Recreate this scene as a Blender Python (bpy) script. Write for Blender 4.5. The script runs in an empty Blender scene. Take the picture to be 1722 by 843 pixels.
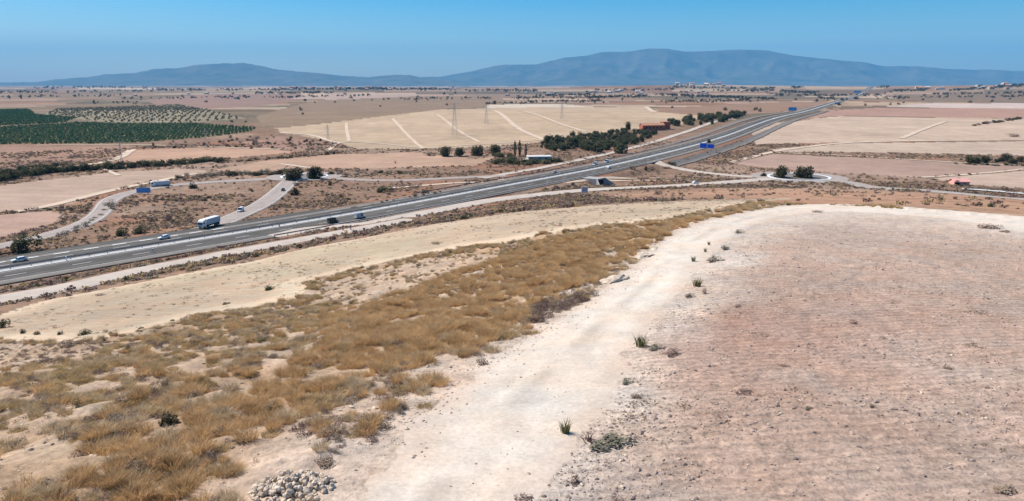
import bpy, bmesh, math, random
import numpy as np
from mathutils import Vector, Matrix

# ---------------------------------------------------------------- camera, sky, sun, exposure
scene = bpy.context.scene
CAM_Z = 42.0                     # metres above the valley floor
FPX, CX, CY = 1230.0, 861.0, 421.5
PITCH = math.atan(280.0 / FPX)
cam_d = bpy.data.cameras.new('camera')
cam_d.sensor_width = 36.0
cam_d.lens = 36.0 * FPX / 1722.0
cam_d.clip_start = 0.5
cam_d.clip_end = 120000.0
cam = bpy.data.objects.new('camera', cam_d)
cam.location = (0, 0, CAM_Z)
cam.rotation_euler = (math.radians(90) - PITCH, 0, 0)
scene.collection.objects.link(cam)
scene.camera = cam

SUN_EL, SUN_AZ = math.radians(50), math.radians(-64)      # azimuth from +Y, negative is to the left
world = bpy.data.worlds.new('World'); scene.world = world
world.use_nodes = True
wn = world.node_tree.nodes; wl = world.node_tree.links
wn.clear()
sky = wn.new('ShaderNodeTexSky'); sky.sky_type = 'NISHITA'; sky.sun_disc = False
sky.sun_elevation = SUN_EL; sky.sun_rotation = SUN_AZ
sky.altitude = 900; sky.air_density = 1.0; sky.dust_density = 1.1; sky.ozone_density = 2.0
hsv = wn.new('ShaderNodeHueSaturation'); hsv.inputs['Saturation'].default_value = 2.0; hsv.inputs['Hue'].default_value = 0.497
bg = wn.new('ShaderNodeBackground'); bg.inputs['Strength'].default_value = 0.088
wo = wn.new('ShaderNodeOutputWorld')
wl.new(sky.outputs[0], hsv.inputs['Color']); wl.new(hsv.outputs[0], bg.inputs['Color']); wl.new(bg.outputs[0], wo.inputs['Surface'])

sun_d = bpy.data.lights.new('sun', 'SUN'); sun_d.energy = 4.8; sun_d.angle = math.radians(0.55)
sun_d.color = (1.0, 0.93, 0.83)
sun = bpy.data.objects.new('sun', sun_d)
sdir = Vector((math.sin(SUN_AZ) * math.cos(SUN_EL), math.cos(SUN_AZ) * math.cos(SUN_EL), math.sin(SUN_EL)))
sun.rotation_euler = sdir.to_track_quat('Z', 'Y').to_euler()
sun.location = (0, 0, 120)
scene.collection.objects.link(sun)

vs = scene.view_settings
vs.view_transform = 'Standard'; vs.look = 'None'; vs.gamma = 1.0; vs.use_curve_mapping = False
vs.exposure = 0.64
scene.render.engine = 'CYCLES'
cy = scene.cycles
cy.use_denoising = True
cy.max_bounces = 4; cy.diffuse_bounces = 2; cy.glossy_bounces = 2; cy.transmission_bounces = 2
cy.volume_bounces = 0; cy.transparent_max_bounces = 4
cy.caustics_reflective = False; cy.caustics_refractive = False

rng = np.random.default_rng(7)
random.seed(7)
COL = scene.collection

# ---------------------------------------------------------------- small helpers
def tag(o, label=None, cat=None, group=None, kind=None):
    if label: o['label'] = label
    if cat: o['category'] = cat
    if group: o['group'] = group
    if kind: o['kind'] = kind
    return o

def add(name, me, mat=None, parent=None, loc=None):
    o = bpy.data.objects.new(name, me)
    COL.objects.link(o)
    if mat is not None and me is not None and len(me.materials) == 0: me.materials.append(mat)
    if parent is not None: o.parent = parent
    if loc is not None: o.location = loc
    return o

def empty(name, loc, rz=0.0):
    o = bpy.data.objects.new(name, None); COL.objects.link(o)
    o.location = loc; o.rotation_euler = (0, 0, rz); o.empty_display_size = 0.3
    return o

def copy_tree(o, parent=None):
    c = o.copy(); COL.objects.link(c)
    if parent is not None: c.parent = parent
    for ch in list(o.children): copy_tree(ch, c)
    return c

def lin(r, g, b, k=1.55):
    """base colour of a surface that looks like sRGB r,g,b in full sun"""
    def f(c):
        c /= 255.0
        return (c / 12.92 if c <= 0.04045 else ((c + 0.055) / 1.055) ** 2.4) / k
    return np.array([f(r), f(g), f(b)])

# ---------------------------------------------------------------- noise (numpy)
def _hash(ix, iy, s):
    h = (ix.astype(np.int64) * 374761393 + iy.astype(np.int64) * 668265263 + s * 1442695041) & 0x7fffffff
    h = ((h ^ (h >> 13)) * 1274126177) & 0x7fffffff
    return ((h ^ (h >> 16)) & 0xffff) / 65535.0
def vnoise(x, y, s=0):
    ix = np.floor(x); iy = np.floor(y); fx = x - ix; fy = y - iy
    fx = fx * fx * (3 - 2 * fx); fy = fy * fy * (3 - 2 * fy)
    a = _hash(ix, iy, s); b = _hash(ix + 1, iy, s); c = _hash(ix, iy + 1, s); d = _hash(ix + 1, iy + 1, s)
    return (a * (1 - fx) + b * fx) * (1 - fy) + (c * (1 - fx) + d * fx) * fy
def fbm(x, y, s=0, o=4):
    t = 0; a = 0.5; n = 0
    for i in range(o):
        t = t + a * vnoise(x * 2 ** i + 17.3 * i, y * 2 ** i - 9.1 * i, s + i); n += a; a *= 0.5
    return t / n
def sstep(a, b, x):
    t = np.clip((x - a) / (b - a), 0, 1); return t * t * (3 - 2 * t)

# ---------------------------------------------------------------- terrain heights
def gtan(v): return math.tan(PITCH + math.atan((v - CY) / FPX))
def rayx(u, v):
    y = -(v - CY) / FPX
    return ((u - CX) / FPX) / (math.cos(PITCH) + y * math.sin(PITCH))
def ctl(u, v, Y): return (rayx(u, v) * Y, Y, CAM_Z - gtan(v) * Y)
def plane(Y): return CAM_Z - 8.2 - 0.073 * Y
CP = []
for (X, Y) in [(0, 14), (12, 14), (6, 26), (22, 26), (10, 40), (35, 40), (16, 55), (45, 55), (70, 55), (30, 72), (55, 75), (48, 90), (20, 5), (-2, 12)]:
    CP.append((X, Y, plane(Y)))
for (X, Y) in [(0, -15), (40, -10), (0, -60), (70, -60), (90, 10), (-15, -10), (-40, -40)]:
    CP.append((X, Y, plane(max(Y, 0)) - 0.01 * abs(X)))
for c in [(0, 843, 15), (0, 700, 25), (0, 640, 34), (0, 572, 50), (0, 508, 80), (0, 485, 138),
          (250, 843, 14.7), (250, 700, 23), (250, 600, 35), (250, 545, 52), (250, 470, 88), (250, 438, 160),
          (500, 700, 20.5), (500, 600, 32), (500, 540, 46), (500, 490, 65), (500, 418, 110), (500, 392, 190),
          (750, 520, 43), (750, 425, 73), (750, 372, 122), (750, 352, 232),
          (1000, 378, 75), (1000, 345, 125), (1000, 323, 276),
          (1250, 343, 100), (1250, 332, 150), (1250, 308, 305),
          (1450, 330, 150), (1450, 312, 298), (1722, 350, 110), (1722, 330, 268), (1900, 345, 140)]:
    CP.append(ctl(*c))
for (X, Y) in [(-260, 120), (-220, 260), (-120, 360), (0, 460), (150, 480), (320, 430), (420, 330), (-330, 20), (450, 200)]:
    CP.append((X, Y, -14.0))
CP = np.array(CP)
_c2 = 12.0 ** 2
def _K(x, y): return np.sqrt((x[:, None] - CP[None, :, 0]) ** 2 + (y[:, None] - CP[None, :, 1]) ** 2 + _c2)
_n = len(CP)
_A = np.zeros((_n + 3, _n + 3)); _A[:_n, :_n] = _K(CP[:, 0], CP[:, 1])
_A[:_n, :_n] += np.eye(_n) * -0.3
_P = np.c_[np.ones(_n), CP[:, 0] / 100, CP[:, 1] / 100]; _A[:_n, _n:] = _P; _A[_n:, :_n] = _P.T
_W = np.linalg.solve(_A, np.r_[CP[:, 2], 0, 0, 0])
def hill(x, y):
    out = np.empty(len(x))
    for i in range(0, len(x), 60000):
        a, b = x[i:i + 60000], y[i:i + 60000]
        out[i:i + 60000] = _K(a, b) @ _W[:_n] + _W[_n] + _W[_n + 1] * a / 100 + _W[_n + 2] * b / 100
    return out
def bump(x, y, cx, cyy, rx, ry, h, ang=0.0):
    c, s = math.cos(ang), math.sin(ang)
    dx, dy = x - cx, y - cyy
    q = ((dx * c + dy * s) / rx) ** 2 + ((-dx * s + dy * c) / ry) ** 2
    return h * np.exp(-q)
def valley(x, y):
    r = np.hypot(x, y)
    z = (fbm(x / 420, y / 420, 11, 3) - 0.5) * 3.0 * sstep(250, 700, r)
    z = z + (fbm(x / 2500, y / 2500, 5, 3) - 0.45) * 26 * sstep(1300, 4500, r)
    z = z + bump(x, y, 60, 860, 330, 240, 8.5, 0.25)
    z = z + bump(x, y, 720, 760, 330, 170, 6.0, 0.4)
    z = z + bump(x, y, -560, 980, 420, 260, 6.0)
    z = z + bump(x, y, 1250, 4700, 900, 700, 34)          # village ridge
    z = z + bump(x, y, 2600, 3700, 800, 900, 38)          # wooded rise on the right
    z = z + bump(x, y, -900, 4600, 1400, 700, 16)
    return z
def Hbase(x, y):
    x = np.asarray(x, float); y = np.asarray(y, float); sh = x.shape
    x = x.ravel(); y = y.ravel()
    r = np.hypot(x, y)
    zv = valley(x, y)
    z = zv.copy()
    m = r < 520
    if m.any():
        xm, ym = x[m], y[m]
        zh = hill(xm, ym)
        d = zh - zv[m]
        k = 1.2
        up = np.where(d > 30, d, k * np.log1p(np.exp(np.clip(d / k, -40, 40))))
        z[m] = zv[m] + up * sstep(520, 400, r[m])
    return z.reshape(sh)

# pixel of the photograph -> point on the terrain (used once, to survey the site)
_YS = 8 * 1.008 ** np.arange(1040)
def survey(pts, hf=Hbase):
    pts = np.asarray(pts, float).reshape(-1, 2)
    n = len(pts)
    y = -(pts[:, 1] - CY) / FPX
    fy = math.cos(PITCH) + y * math.sin(PITCH); fz = -math.sin(PITCH) + y * math.cos(PITCH)
    rx = ((pts[:, 0] - CX) / FPX) / fy; rz = fz / fy
    out = np.zeros((n, 3))
    X = rx[:, None] * _YS; Zr = CAM_Z + rz[:, None] * _YS
    below = Zr <= hf(X, np.broadcast_to(_YS, X.shape))
    first = np.where(below.any(1), below.argmax(1), len(_YS) - 1)
    lo = _YS[np.maximum(first - 1, 0)]; hi = _YS[first]
    for _ in range(14):
        mid = (lo + hi) / 2
        b = CAM_Z + rz * mid <= hf(rx * mid, mid)
        hi = np.where(b, mid, hi); lo = np.where(b, lo, mid)
    out[:, 0] = rx * hi; out[:, 1] = hi; out[:, 2] = hf(out[:, 0], hi)
    return out

def densify(p, step=None, n=None):
    p = np.asarray(p, float)
    seg = np.hypot(*(p[1:, :2] - p[:-1, :2]).T); s = np.r_[0, np.cumsum(seg)]
    if n is None: n = max(2, int(s[-1] / step) + 1)
    t = np.linspace(0, s[-1], n)
    return np.c_[tuple(np.interp(t, s, p[:, k]) for k in range(p.shape[1]))]
def smooth_curve(p, step, it=3, win=None):
    """Catmull-Rom through p, then even spacing"""
    p = np.asarray(p, float); q = np.vstack([2 * p[0] - p[1], p, 2 * p[-1] - p[-2]])
    out = []
    for i in range(1, len(q) - 2):
        t = np.linspace(0, 1, 16, endpoint=False)[:, None]
        a, b, c, d = q[i - 1], q[i], q[i + 1], q[i + 2]
        out.append(0.5 * (2 * b + (c - a) * t + (2 * a - 5 * b + 4 * c - d) * t ** 2 + (3 * b - a - 3 * c + d) * t ** 3))
    out = np.vstack(out + [p[-1:]])
    out = densify(out, step)
    for _ in range(it):
        out[1:-1] = 0.25 * out[:-2] + 0.5 * out[1:-1] + 0.25 * out[2:]
    return out
def normals2(c):
    d = np.gradient(c[:, :2], axis=0); d /= np.hypot(d[:, 0], d[:, 1])[:, None] + 1e-9
    return np.c_[-d[:, 1], d[:, 0]], d
def pdist(x, y, c):
    """distance of points to polyline c and index of the nearest vertex"""
    best = np.full(len(x), 1e9); idx = np.zeros(len(x))
    for i in range(len(c) - 1):
        a, b = c[i, :2], c[i + 1, :2]; ab = b - a; L = ab @ ab + 1e-9
        t = np.clip(((x - a[0]) * ab[0] + (y - a[1]) * ab[1]) / L, 0, 1)
        d = np.hypot(x - a[0] - t * ab[0], y - a[1] - t * ab[1])
        m = d < best; best[m] = d[m]; idx[m] = i + t[m]
    return best, idx
def inpoly(x, y, poly):
    c = np.zeros(len(x), bool)
    px, py = poly[:, 0], poly[:, 1]; j = len(poly) - 1
    for i in range(len(poly)):
        dy = py[j] - py[i]
        if dy != 0:
            m = ((py[i] > y) != (py[j] > y)) & (x < (px[j] - px[i]) * (y - py[i]) / dy + px[i])
            c ^= m
        j = i
    return c

# ---------------------------------------------------------------- roads (centre lines surveyed, then carved into the terrain)
MWZ = 2.5
def on_plane(pts, z):
    o = []
    for u, v in pts:
        Y = (CAM_Z - z) / gtan(v); o.append((rayx(u, v) * Y, Y, z))
    return np.array(o)
med = on_plane([(0, 457), (120, 437), (300, 408), (470, 382), (600, 360), (750, 331), (870, 309), (1000, 285), (1100, 262), (1200, 236), (1300, 205), (1380, 180)], MWZ)
d0 = med[0] - med[2]; d0 /= np.linalg.norm(d0)
ext0 = [med[0] + d0 * 350, med[0] + d0 * 180, med[0] + d0 * 70]
d1 = med[-1] - med[-3]; d1 /= np.linalg.norm(d1)
ext1 = [med[-1] + d1 * 500, med[-1] + d1 * 1200, med[-1] + d1 * 2200, med[-1] + d1 * 3600]
MWAY = smooth_curve(np.vstack([ext0, med, ext1]), 6.0, 60)
MWAY[:, 2] = MWZ
far_z = np.maximum(Hbase(MWAY[:, 0], MWAY[:, 1]) + 1.2, MWZ)
for _ in range(200): far_z[1:-1] = 0.25 * far_z[:-2] + 0.5 * far_z[1:-1] + 0.25 * far_z[2:]
MWAY[:, 2] = np.where(MWAY[:, 1] > 420, np.maximum(MWZ, far_z), MWZ)
for _ in range(60): MWAY[1:-1, 2] = 0.25 * MWAY[:-2, 2] + 0.5 * MWAY[1:-1, 2] + 0.25 * MWAY[2:, 2]
MW_N, MW_D = normals2(MWAY)
def mw_point(pu, pv, z=MWZ):
    """index and offset on the motorway of a photographed point"""
    p = on_plane([(pu, pv)], z)[0]
    i = int(np.argmin(np.hypot(MWAY[:, 0] - p[0], MWAY[:, 1] - p[1])))
    off = float((p[:2] - MWAY[i, :2]) @ MW_N[i]); along = float((p[:2] - MWAY[i, :2]) @ MW_D[i])
    return i, off, along

def Hm(x, y):
    """terrain with the motorway embankment"""
    x = np.asarray(x, float); y = np.asarray(y, float); sh = x.shape
    x = x.ravel(); y = y.ravel(); z = Hbase(x, y)
    k = (y > -100) & (y < 6500)
    if k.any():
        yy = y[k]
        d = np.abs(x[k] - np.interp(yy, MWAY[:, 1], MWAY[:, 0])) * np.interp(yy, MWAY[:, 1], MW_D[:, 1])
        cz = np.interp(yy, MWAY[:, 1], MWAY[:, 2])
        w = sstep(22.0, 14.5, d)
        z[k] = z[k] * (1 - w) + (cz - 0.25) * w
    return z.reshape(sh)
def valley_road(pts, step=4.0, lift=0.25, it=4):
    c = smooth_curve(survey(pts, Hm)[:, :2], step, it)
    z = Hm(c[:, 0], c[:, 1]) + lift
    for _ in range(8): z[1:-1] = 0.25 * z[:-2] + 0.5 * z[1:-1] + 0.25 * z[2:]
    return np.c_[c, z]
RB1 = np.array([*survey([(512, 298)])[0]]); RB1[2] += 0.3; RB1R = 17.0
RB2 = np.array([*survey([(1343, 299)])[0]]); RB2[2] += 0.3; RB2R = 21.0
R_A = valley_road([(-120, 440), (0, 415), (60, 402), (140, 378), (172, 356), (186, 336), (232, 321), (300, 311), (370, 306), (430, 303), (478, 299)])
R_B = valley_road([(490, 303), (468, 324), (440, 345), (412, 358), (372, 376), (342, 386)])
R_C = valley_road([(548, 298), (600, 303), (680, 304), (760, 300), (850, 296)])
R_D = valley_road([(455, 398), (540, 384), (640, 372), (760, 350), (860, 333), (980, 321), (1100, 315), (1184, 310), (1250, 305), (1300, 301)])
R_E = valley_road([(1385, 302), (1430, 308), (1470, 316), (1560, 322), (1640, 329), (1722, 336), (1850, 348)])
R_F = valley_road([(1296, 299), (1230, 296), (1170, 289), (1125, 281), (1108, 275), (1098, 268)])
R_G = valley_road([(-120, 530), (0, 505), (100, 487), (200, 465), (300, 445), (420, 421), (520, 402), (610, 385), (690, 370)])
ROADS = [(R_A, 3.0), (R_B, 3.6), (R_C, 2.6), (R_D, 3.4), (R_E, 3.4), (R_F, 2.6), (R_G, 2.3)]

_i, _o, _al = mw_point(914, 301, 0.5)
UP_S = float(np.r_[0, np.cumsum(np.hypot(*np.diff(MWAY[:, :2], axis=0).T))][_i] + _al)
UP_C = MWAY[_i, :2] + MW_D[_i] * _al - MW_N[_i] * 24.0
def H(x, y):
    x = np.asarray(x, float); y = np.asarray(y, float); sh = x.shape
    x = x.ravel(); y = y.ravel()
    z = Hm(x, y)
    r = np.hypot(x, y)
    m = (r > 90) & (r < 700)
    for c, hw in ROADS:
        k = m & (x > c[:, 0].min() - 9) & (x < c[:, 0].max() + 9) & (y > c[:, 1].min() - 9) & (y < c[:, 1].max() + 9)
        if k.any():
            d, i = pdist(x[k], y[k], c)
            w = sstep(hw + 5.5, hw + 1.0, d)
            z[k] = z[k] * (1 - w) + (np.interp(i, np.arange(len(c)), c[:, 2]) - 0.2) * w
    w = sstep(8.5, 4.5, np.hypot(x - UP_C[0], y - UP_C[1]))
    z = z * (1 - w) + (MWZ - 3.2) * w
    for c, R in ((RB1, RB1R), (RB2, RB2R)):
        d = np.hypot(x - c[0], y - c[1]); w = sstep(R + 7, R + 1.5, d)
        z = z * (1 - w) + (c[2] - 0.16) * w
    return z.reshape(sh)

# ---------------------------------------------------------------- materials
def nt(name):
    m = bpy.data.materials.new(name); m.use_nodes = True
    n = m.node_tree.nodes; n.clear()
    return m, n, m.node_tree.links
def mixc(n, l, a, b, fac, mode='MIX'):
    x = n.new('ShaderNodeMix'); x.data_type = 'RGBA'; x.blend_type = mode
    for sock, val in ((6, a), (7, b), (0, fac)):
        if hasattr(val, 'links'): l.new(val, x.inputs[sock])
        else: x.inputs[sock].default_value = val if sock == 0 else (*val[:3], 1)
    return x.outputs[2]
def noise(n, l, vec, scale, detail=4, rough=0.6, w=None):
    t = n.new('ShaderNodeTexNoise'); t.inputs['Scale'].default_value = scale
    t.inputs['Detail'].default_value = detail; t.inputs['Roughness'].default_value = rough
    if vec is not None: l.new(vec, t.inputs['Vector'])
    return t.outputs['Fac']
def ramp(n, l, fac, stops):
    r = n.new('ShaderNodeValToRGB'); e = r.color_ramp.elements
    while len(e) < len(stops): e.new(0.5)
    for k, (p, c) in enumerate(stops):
        e[k].position = p; e[k].color = (*((c, c, c) if np.isscalar(c) else c), 1)
    l.new(fac, r.inputs['Fac']); return r.outputs['Color']
def mathn(n, l, op, a, b=None):
    m = n.new('ShaderNodeMath'); m.operation = op
    for i, v in enumerate((a, b)):
        if v is None: continue
        if hasattr(v, 'links'): l.new(v, m.inputs[i])
        else: m.inputs[i].default_value = v
    return m.outputs[0]
def finish(m, n, l, col, rough=0.9, bumpfac=None, strength=0.3, dist=0.1, spec=0.15, metallic=0.0):
    p = n.new('ShaderNodeBsdfPrincipled'); o = n.new('ShaderNodeOutputMaterial')
    if hasattr(col, 'links'): l.new(col, p.inputs['Base Color'])
    else: p.inputs['Base Color'].default_value = (*col[:3], 1)
    if hasattr(rough, 'links'): l.new(rough, p.inputs['Roughness'])
    else: p.inputs['Roughness'].default_value = rough
    p.inputs['Specular IOR Level'].default_value = spec; p.inputs['Metallic'].default_value = metallic
    if bumpfac is not None:
        b = n.new('ShaderNodeBump'); b.inputs['Strength'].default_value = strength; b.inputs['Distance'].default_value = dist
        l.new(bumpfac, b.inputs['Height']); l.new(b.outputs[0], p.inputs['Normal'])
    l.new(p.outputs[0], o.inputs['Surface'])
    return m
def ground_mat(name, scales=((9.0, 0.25), (1.3, 0.22), (0.12, 0.2)), speck=0.0, speck_scale=14.0, dark=0.0, furrow=None, bstr=0.35, bdist=0.08):
    m, n, l = nt(name)
    at = n.new('ShaderNodeAttribute'); at.attribute_name = 'soil'
    tc = n.new('ShaderNodeTexCoord'); vec = tc.outputs['Object']
    col = at.outputs['Color']; last = None
    for sc, amp in scales:
        f = noise(n, l, vec, sc, 5, 0.62)
        g = ramp(n, l, f, [(0.28, 1 - amp * 1.3), (0.72, 1 + amp)])
        col = mixc(n, l, col, g, 1.0, 'MULTIPLY')
        if last is None: last = f
    hue = noise(n, l, vec, 0.35, 3, 0.5)
    tint = ramp(n, l, hue, [(0.3, (1.05, 0.98, 0.93)), (0.7, (0.96, 1.01, 1.05))])
    col = mixc(n, l, col, tint, 1.0, 'MULTIPLY')
    h = last
    if speck > 0:                       # small pale stones
        v = n.new('ShaderNodeTexVoronoi'); v.inputs['Scale'].default_value = speck_scale
        l.new(vec, v.inputs['Vector'])
        s = ramp(n, l, v.outputs['Distance'], [(0.10, 1.0), (0.24, 0.0)])
        k = ramp(n, l, noise(n, l, vec, 0.8, 4), [(0.42, 0.0), (0.62, 1.0)])
        f = mathn(n, l, 'MULTIPLY', mathn(n, l, 'MULTIPLY', s, k), speck)
        col = mixc(n, l, col, (0.60, 0.52, 0.46), f)
    if dark > 0:                        # dead straw and dark clods
        k = ramp(n, l, noise(n, l, vec, 5.0, 6, 0.75), [(0.60, 0.0), (0.70, 1.0)])
        col = mixc(n, l, col, (0.10, 0.075, 0.06), mathn(n, l, 'MULTIPLY', k, dark))
    if furrow:
        w = n.new('ShaderNodeTexWave'); w.wave_type = 'BANDS'; w.bands_direction = 'Y'
        mp = n.new('ShaderNodeMapping'); mp.inputs['Rotation'].default_value = (0, 0, furrow[1])
        l.new(vec, mp.inputs['Vector']); l.new(mp.outputs[0], w.inputs['Vector'])
        w.inputs['Scale'].default_value = furrow[0]; w.inputs['Distortion'].default_value = 6.0
        w.inputs['Detail'].default_value = 3; w.inputs['Detail Scale'].default_value = 0.5
        col = mixc(n, l, col, ramp(n, l, w.outputs['Fac'], [(0.1, 1 - furrow[2]), (0.9, 1 + furrow[2] * 0.6)]), 1.0, 'MULTIPLY')
        h = mathn(n, l, 'ADD', h, mathn(n, l, 'MULTIPLY', w.outputs['Fac'], 0.5))
    return finish(m, n, l, col, 0.95, h, bstr, bdist, 0.08)

M = {}
M['plough'] = ground_mat('ploughed_soil', ((7.0, 0.30), (1.1, 0.18), (0.09, 0.12)), 0.45, 9.0, 0.3, (0.7, -0.12, 0.06), 0.7, 0.10)
M['path'] = ground_mat('pale_marl', ((7.0, 0.13), (0.9, 0.09), (0.1, 0.07)), 0.3, 10.0, 0.10, None, 0.3, 0.05)
M['hillside'] = ground_mat('stony_hillside_soil', ((5.0, 0.24), (0.8, 0.22), (0.1, 0.15)), 0.35, 7.0, 0.25, None, 0.6, 0.12)
M['terrace'] = ground_mat('fallow_soil', ((3.0, 0.12), (0.5, 0.10), (0.06, 0.10)), 0.1, 5.0, 0.06, (0.32, 0.55, 0.035), 0.3, 0.08)
M['scrub'] = ground_mat('dry_scrub_soil', ((0.9, 0.30), (0.22, 0.26), (0.03, 0.16)), 0.0, 1, 0.15, None, 0.5, 0.25)
M['field'] = ground_mat('stubble_soil', ((0.5, 0.10), (0.08, 0.12), (0.014, 0.13)), 0.0, 1, 0.0, (0.035, 0.2, 0.035), 0.2, 0.2)
M['plain'] = ground_mat('distant_plain_soil', ((0.05, 0.14), (0.012, 0.14), (0.003, 0.10)), 0.0, 1, 0.0, None, 0.1, 0.5)

# ---------------------------------------------------------------- zones of the ground
def pxpoly(pts, step=14):
    q = []
    for (a, b) in zip(pts, pts[1:] + pts[:1]):
        n = max(1, int(math.hypot(b[0] - a[0], b[1] - a[1]) / step))
        for k in range(n): q.append((a[0] + (b[0] - a[0]) * k / n, a[1] + (b[1] - a[1]) * k / n))
    return survey(q)[:, :2]
LEFT_PX = [(580, 843), (640, 785), (720, 692), (800, 622), (880, 572), (925, 545), (968, 515), (1002, 494), (1050, 462), (1085, 427), (1112, 405), (1150, 385), (1200, 368), (1260, 356), (1330, 346), (1400, 343), (1500, 347), (1600, 354), (1722, 364), (1900, 385)]
RIGHT_PX = [(900, 843), (955, 770), (1016, 690), (1042, 640), (1062, 590), (1100, 540), (1150, 480), (1192, 432), (1232, 398), (1290, 372), (1350, 360), (1420, 357), (1500, 361), (1600, 370), (1722, 392), (1900, 420)]
LE = survey(LEFT_PX)[:, :2]; RE = survey(RIGHT_PX)[:, :2]
LE = np.vstack([[(-13, -40), (-9, 0), (-6.3, 9)], smooth_curve(LE, 1.5, 2)])
RE = np.vstack([[(-8, -40), (-4, 0), (-1.2, 9)], smooth_curve(RE, 1.5, 2)])
PATH_POLY = np.vstack([LE, RE[::-1]])
PLOUGH_POLY = np.vstack([RE, [(200, 40), (200, -40)]])
TN_PX = [(-150, 590), (0, 574), (140, 577), (232, 562), (350, 527), (450, 510), (505, 497), (516, 484), (508, 474), (600, 452), (750, 421), (850, 407), (950, 387), (1050, 376), (1150, 363), (1220, 350), (1262, 341)]
TF_PX = [(1330, 333), (1250, 335), (1150, 337), (1000, 346), (860, 358), (720, 379), (600, 402), (500, 420), (420, 441), (300, 463), (200, 482), (70, 506), (0, 531), (-150, 560)]
TERR_POLY = pxpoly(TN_PX + TF_PX)
HILL_POLY = np.vstack([LE, survey([(1262, 341)])[:, :2], survey(TN_PX)[::-1, :2], [(-120, 40), (-90, -40)]])

BEIGE = lin(206, 180, 155); PINKB = lin(203, 176, 154); ORANGE = lin(203, 165, 138); TAN = lin(190, 158, 138); PALE = lin(220, 198, 176); GREYB = lin(184, 158, 142)
FIELDS = [   # polygon in the photograph, colour, label
 ([(430, 196), (500, 176), (560, 166), (700, 162), (830, 162), (860, 172), (815, 181), (740, 184), (560, 205), (470, 214), (440, 210)], lin(160, 136, 112), 'dark mauve brown land behind the beige rise'),
 ([(240, 168), (360, 158), (500, 156), (520, 164), (430, 180), (330, 184), (260, 176)], lin(166, 136, 120), 'dull reddish plot on the plain beyond the young orchard'),
 ([(480, 166), (560, 158), (720, 158), (700, 162), (560, 168)], lin(196, 170, 152), 'paler plot crossing the dark land behind the beige rise'),
 ([(1110, 182), (1300, 172), (1400, 170), (1380, 178), (1300, 190), (1190, 194), (1105, 188)], lin(168, 136, 112), 'reddish scrubby plot between the beige rise and the motorway'),
 ([(1480, 160), (1722, 154), (1900, 154), (1900, 172), (1722, 172), (1560, 173)], lin(150, 128, 106), 'grey green plot under the wooded rise'),
 ([(465, 216), (560, 206), (700, 189), (740, 185), (815, 182), (950, 180), (1090, 180), (1100, 188), (1185, 195), (1150, 208), (1110, 214), (1060, 221), (940, 232), (905, 240), (820, 247), (720, 251), (600, 251), (566, 240), (510, 228), (470, 224)], lin(208, 182, 152), 'large beige stubble field on a low rise crossed by pale tracks'),
 ([(815, 182), (950, 180), (1000, 180), (940, 175), (820, 176)], lin(225, 208, 186), 'pale strip of bare ground along the top of the rise'),
 ([(180, 276), (222, 253), (330, 248), (450, 250), (500, 256), (380, 267), (300, 274), (200, 282)], ORANGE, 'narrow orange earth field behind the dark hedge'),
 ([(362, 286), (440, 271), (560, 260), (690, 256), (800, 268), (840, 262), (800, 279), (640, 283), (500, 284), (380, 292)], lin(205, 170, 144), 'orange beige field beside the round trees'),
 ([(0, 312), (100, 301), (180, 291), (300, 284), (345, 286), (352, 290), (310, 299), (250, 304), (190, 321), (110, 344), (0, 358), (-150, 372), (-150, 330)], PINKB, 'pinkish bare field between the hedge and the pale slip road'),
 ([(0, 361), (88, 354), (104, 362), (92, 376), (0, 400), (-150, 425), (-150, 380)], lin(200, 166, 146), 'small bare field with a rounded corner by the slip road'),
 ([(0, 247), (220, 243), (220, 252), (180, 274), (60, 282), (0, 285), (-150, 290), (-150, 250)], lin(176, 140, 118), 'rough reddish ground below the green orchard'),
 ([(1265, 226), (1300, 209), (1400, 196), (1722, 200), (1950, 205), (1950, 236), (1722, 235), (1500, 238), (1400, 240), (1270, 243)], lin(214, 188, 164), 'wide pale beige field right of the motorway'),
 ([(1330, 204), (1400, 186), (1480, 181), (1722, 183), (1950, 186), (1950, 204), (1722, 199), (1400, 195)], lin(192, 154, 134), 'brown ploughed field beyond the wide beige field'),
 ([(1480, 180), (1560, 174), (1722, 174), (1950, 174), (1950, 185), (1722, 182)], lin(222, 200, 186), 'pale speckled plot at the foot of the wooded rise'),
 ([(1300, 251), (1420, 241), (1722, 238), (1950, 240), (1950, 268), (1722, 262), (1500, 257), (1300, 255)], lin(212, 188, 166), 'pale field strip between two farm tracks'),
 ([(1230, 275), (1300, 259), (1560, 270), (1722, 279), (1900, 285), (1722, 284), (1550, 299), (1440, 293), (1290, 283)], lin(190, 160, 142), 'grey brown fallow field behind the roundabout trees'),
 ([(1560, 300), (1722, 287), (1900, 290), (1900, 325), (1722, 317), (1640, 312)], lin(204, 178, 158), 'beige field behind the pink roofed shed'),
 ([(470, 230), (555, 240), (560, 246), (470, 252), (440, 248), (400, 240)], lin(178, 142, 122), 'rough brown plot dotted with small bushes'),
]
FIELD_POLYS = [pxpoly(f[0], 10) for f in FIELDS]
ORCH1 = pxpoly([(0, 243), (-150, 246), (-150, 216), (0, 214), (110, 208), (130, 206), (200, 208), (330, 208), (432, 215), (420, 222), (340, 232), (220, 241)], 10)
ORCH2 = pxpoly([(0, 212), (-150, 214), (-150, 186), (0, 185), (45, 184), (60, 193), (130, 198), (110, 206)], 10)
ORCH3 = pxpoly([(75, 192), (100, 183), (300, 176), (372, 190), (410, 199), (330, 206), (180, 206), (100, 197)], 10)

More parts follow.
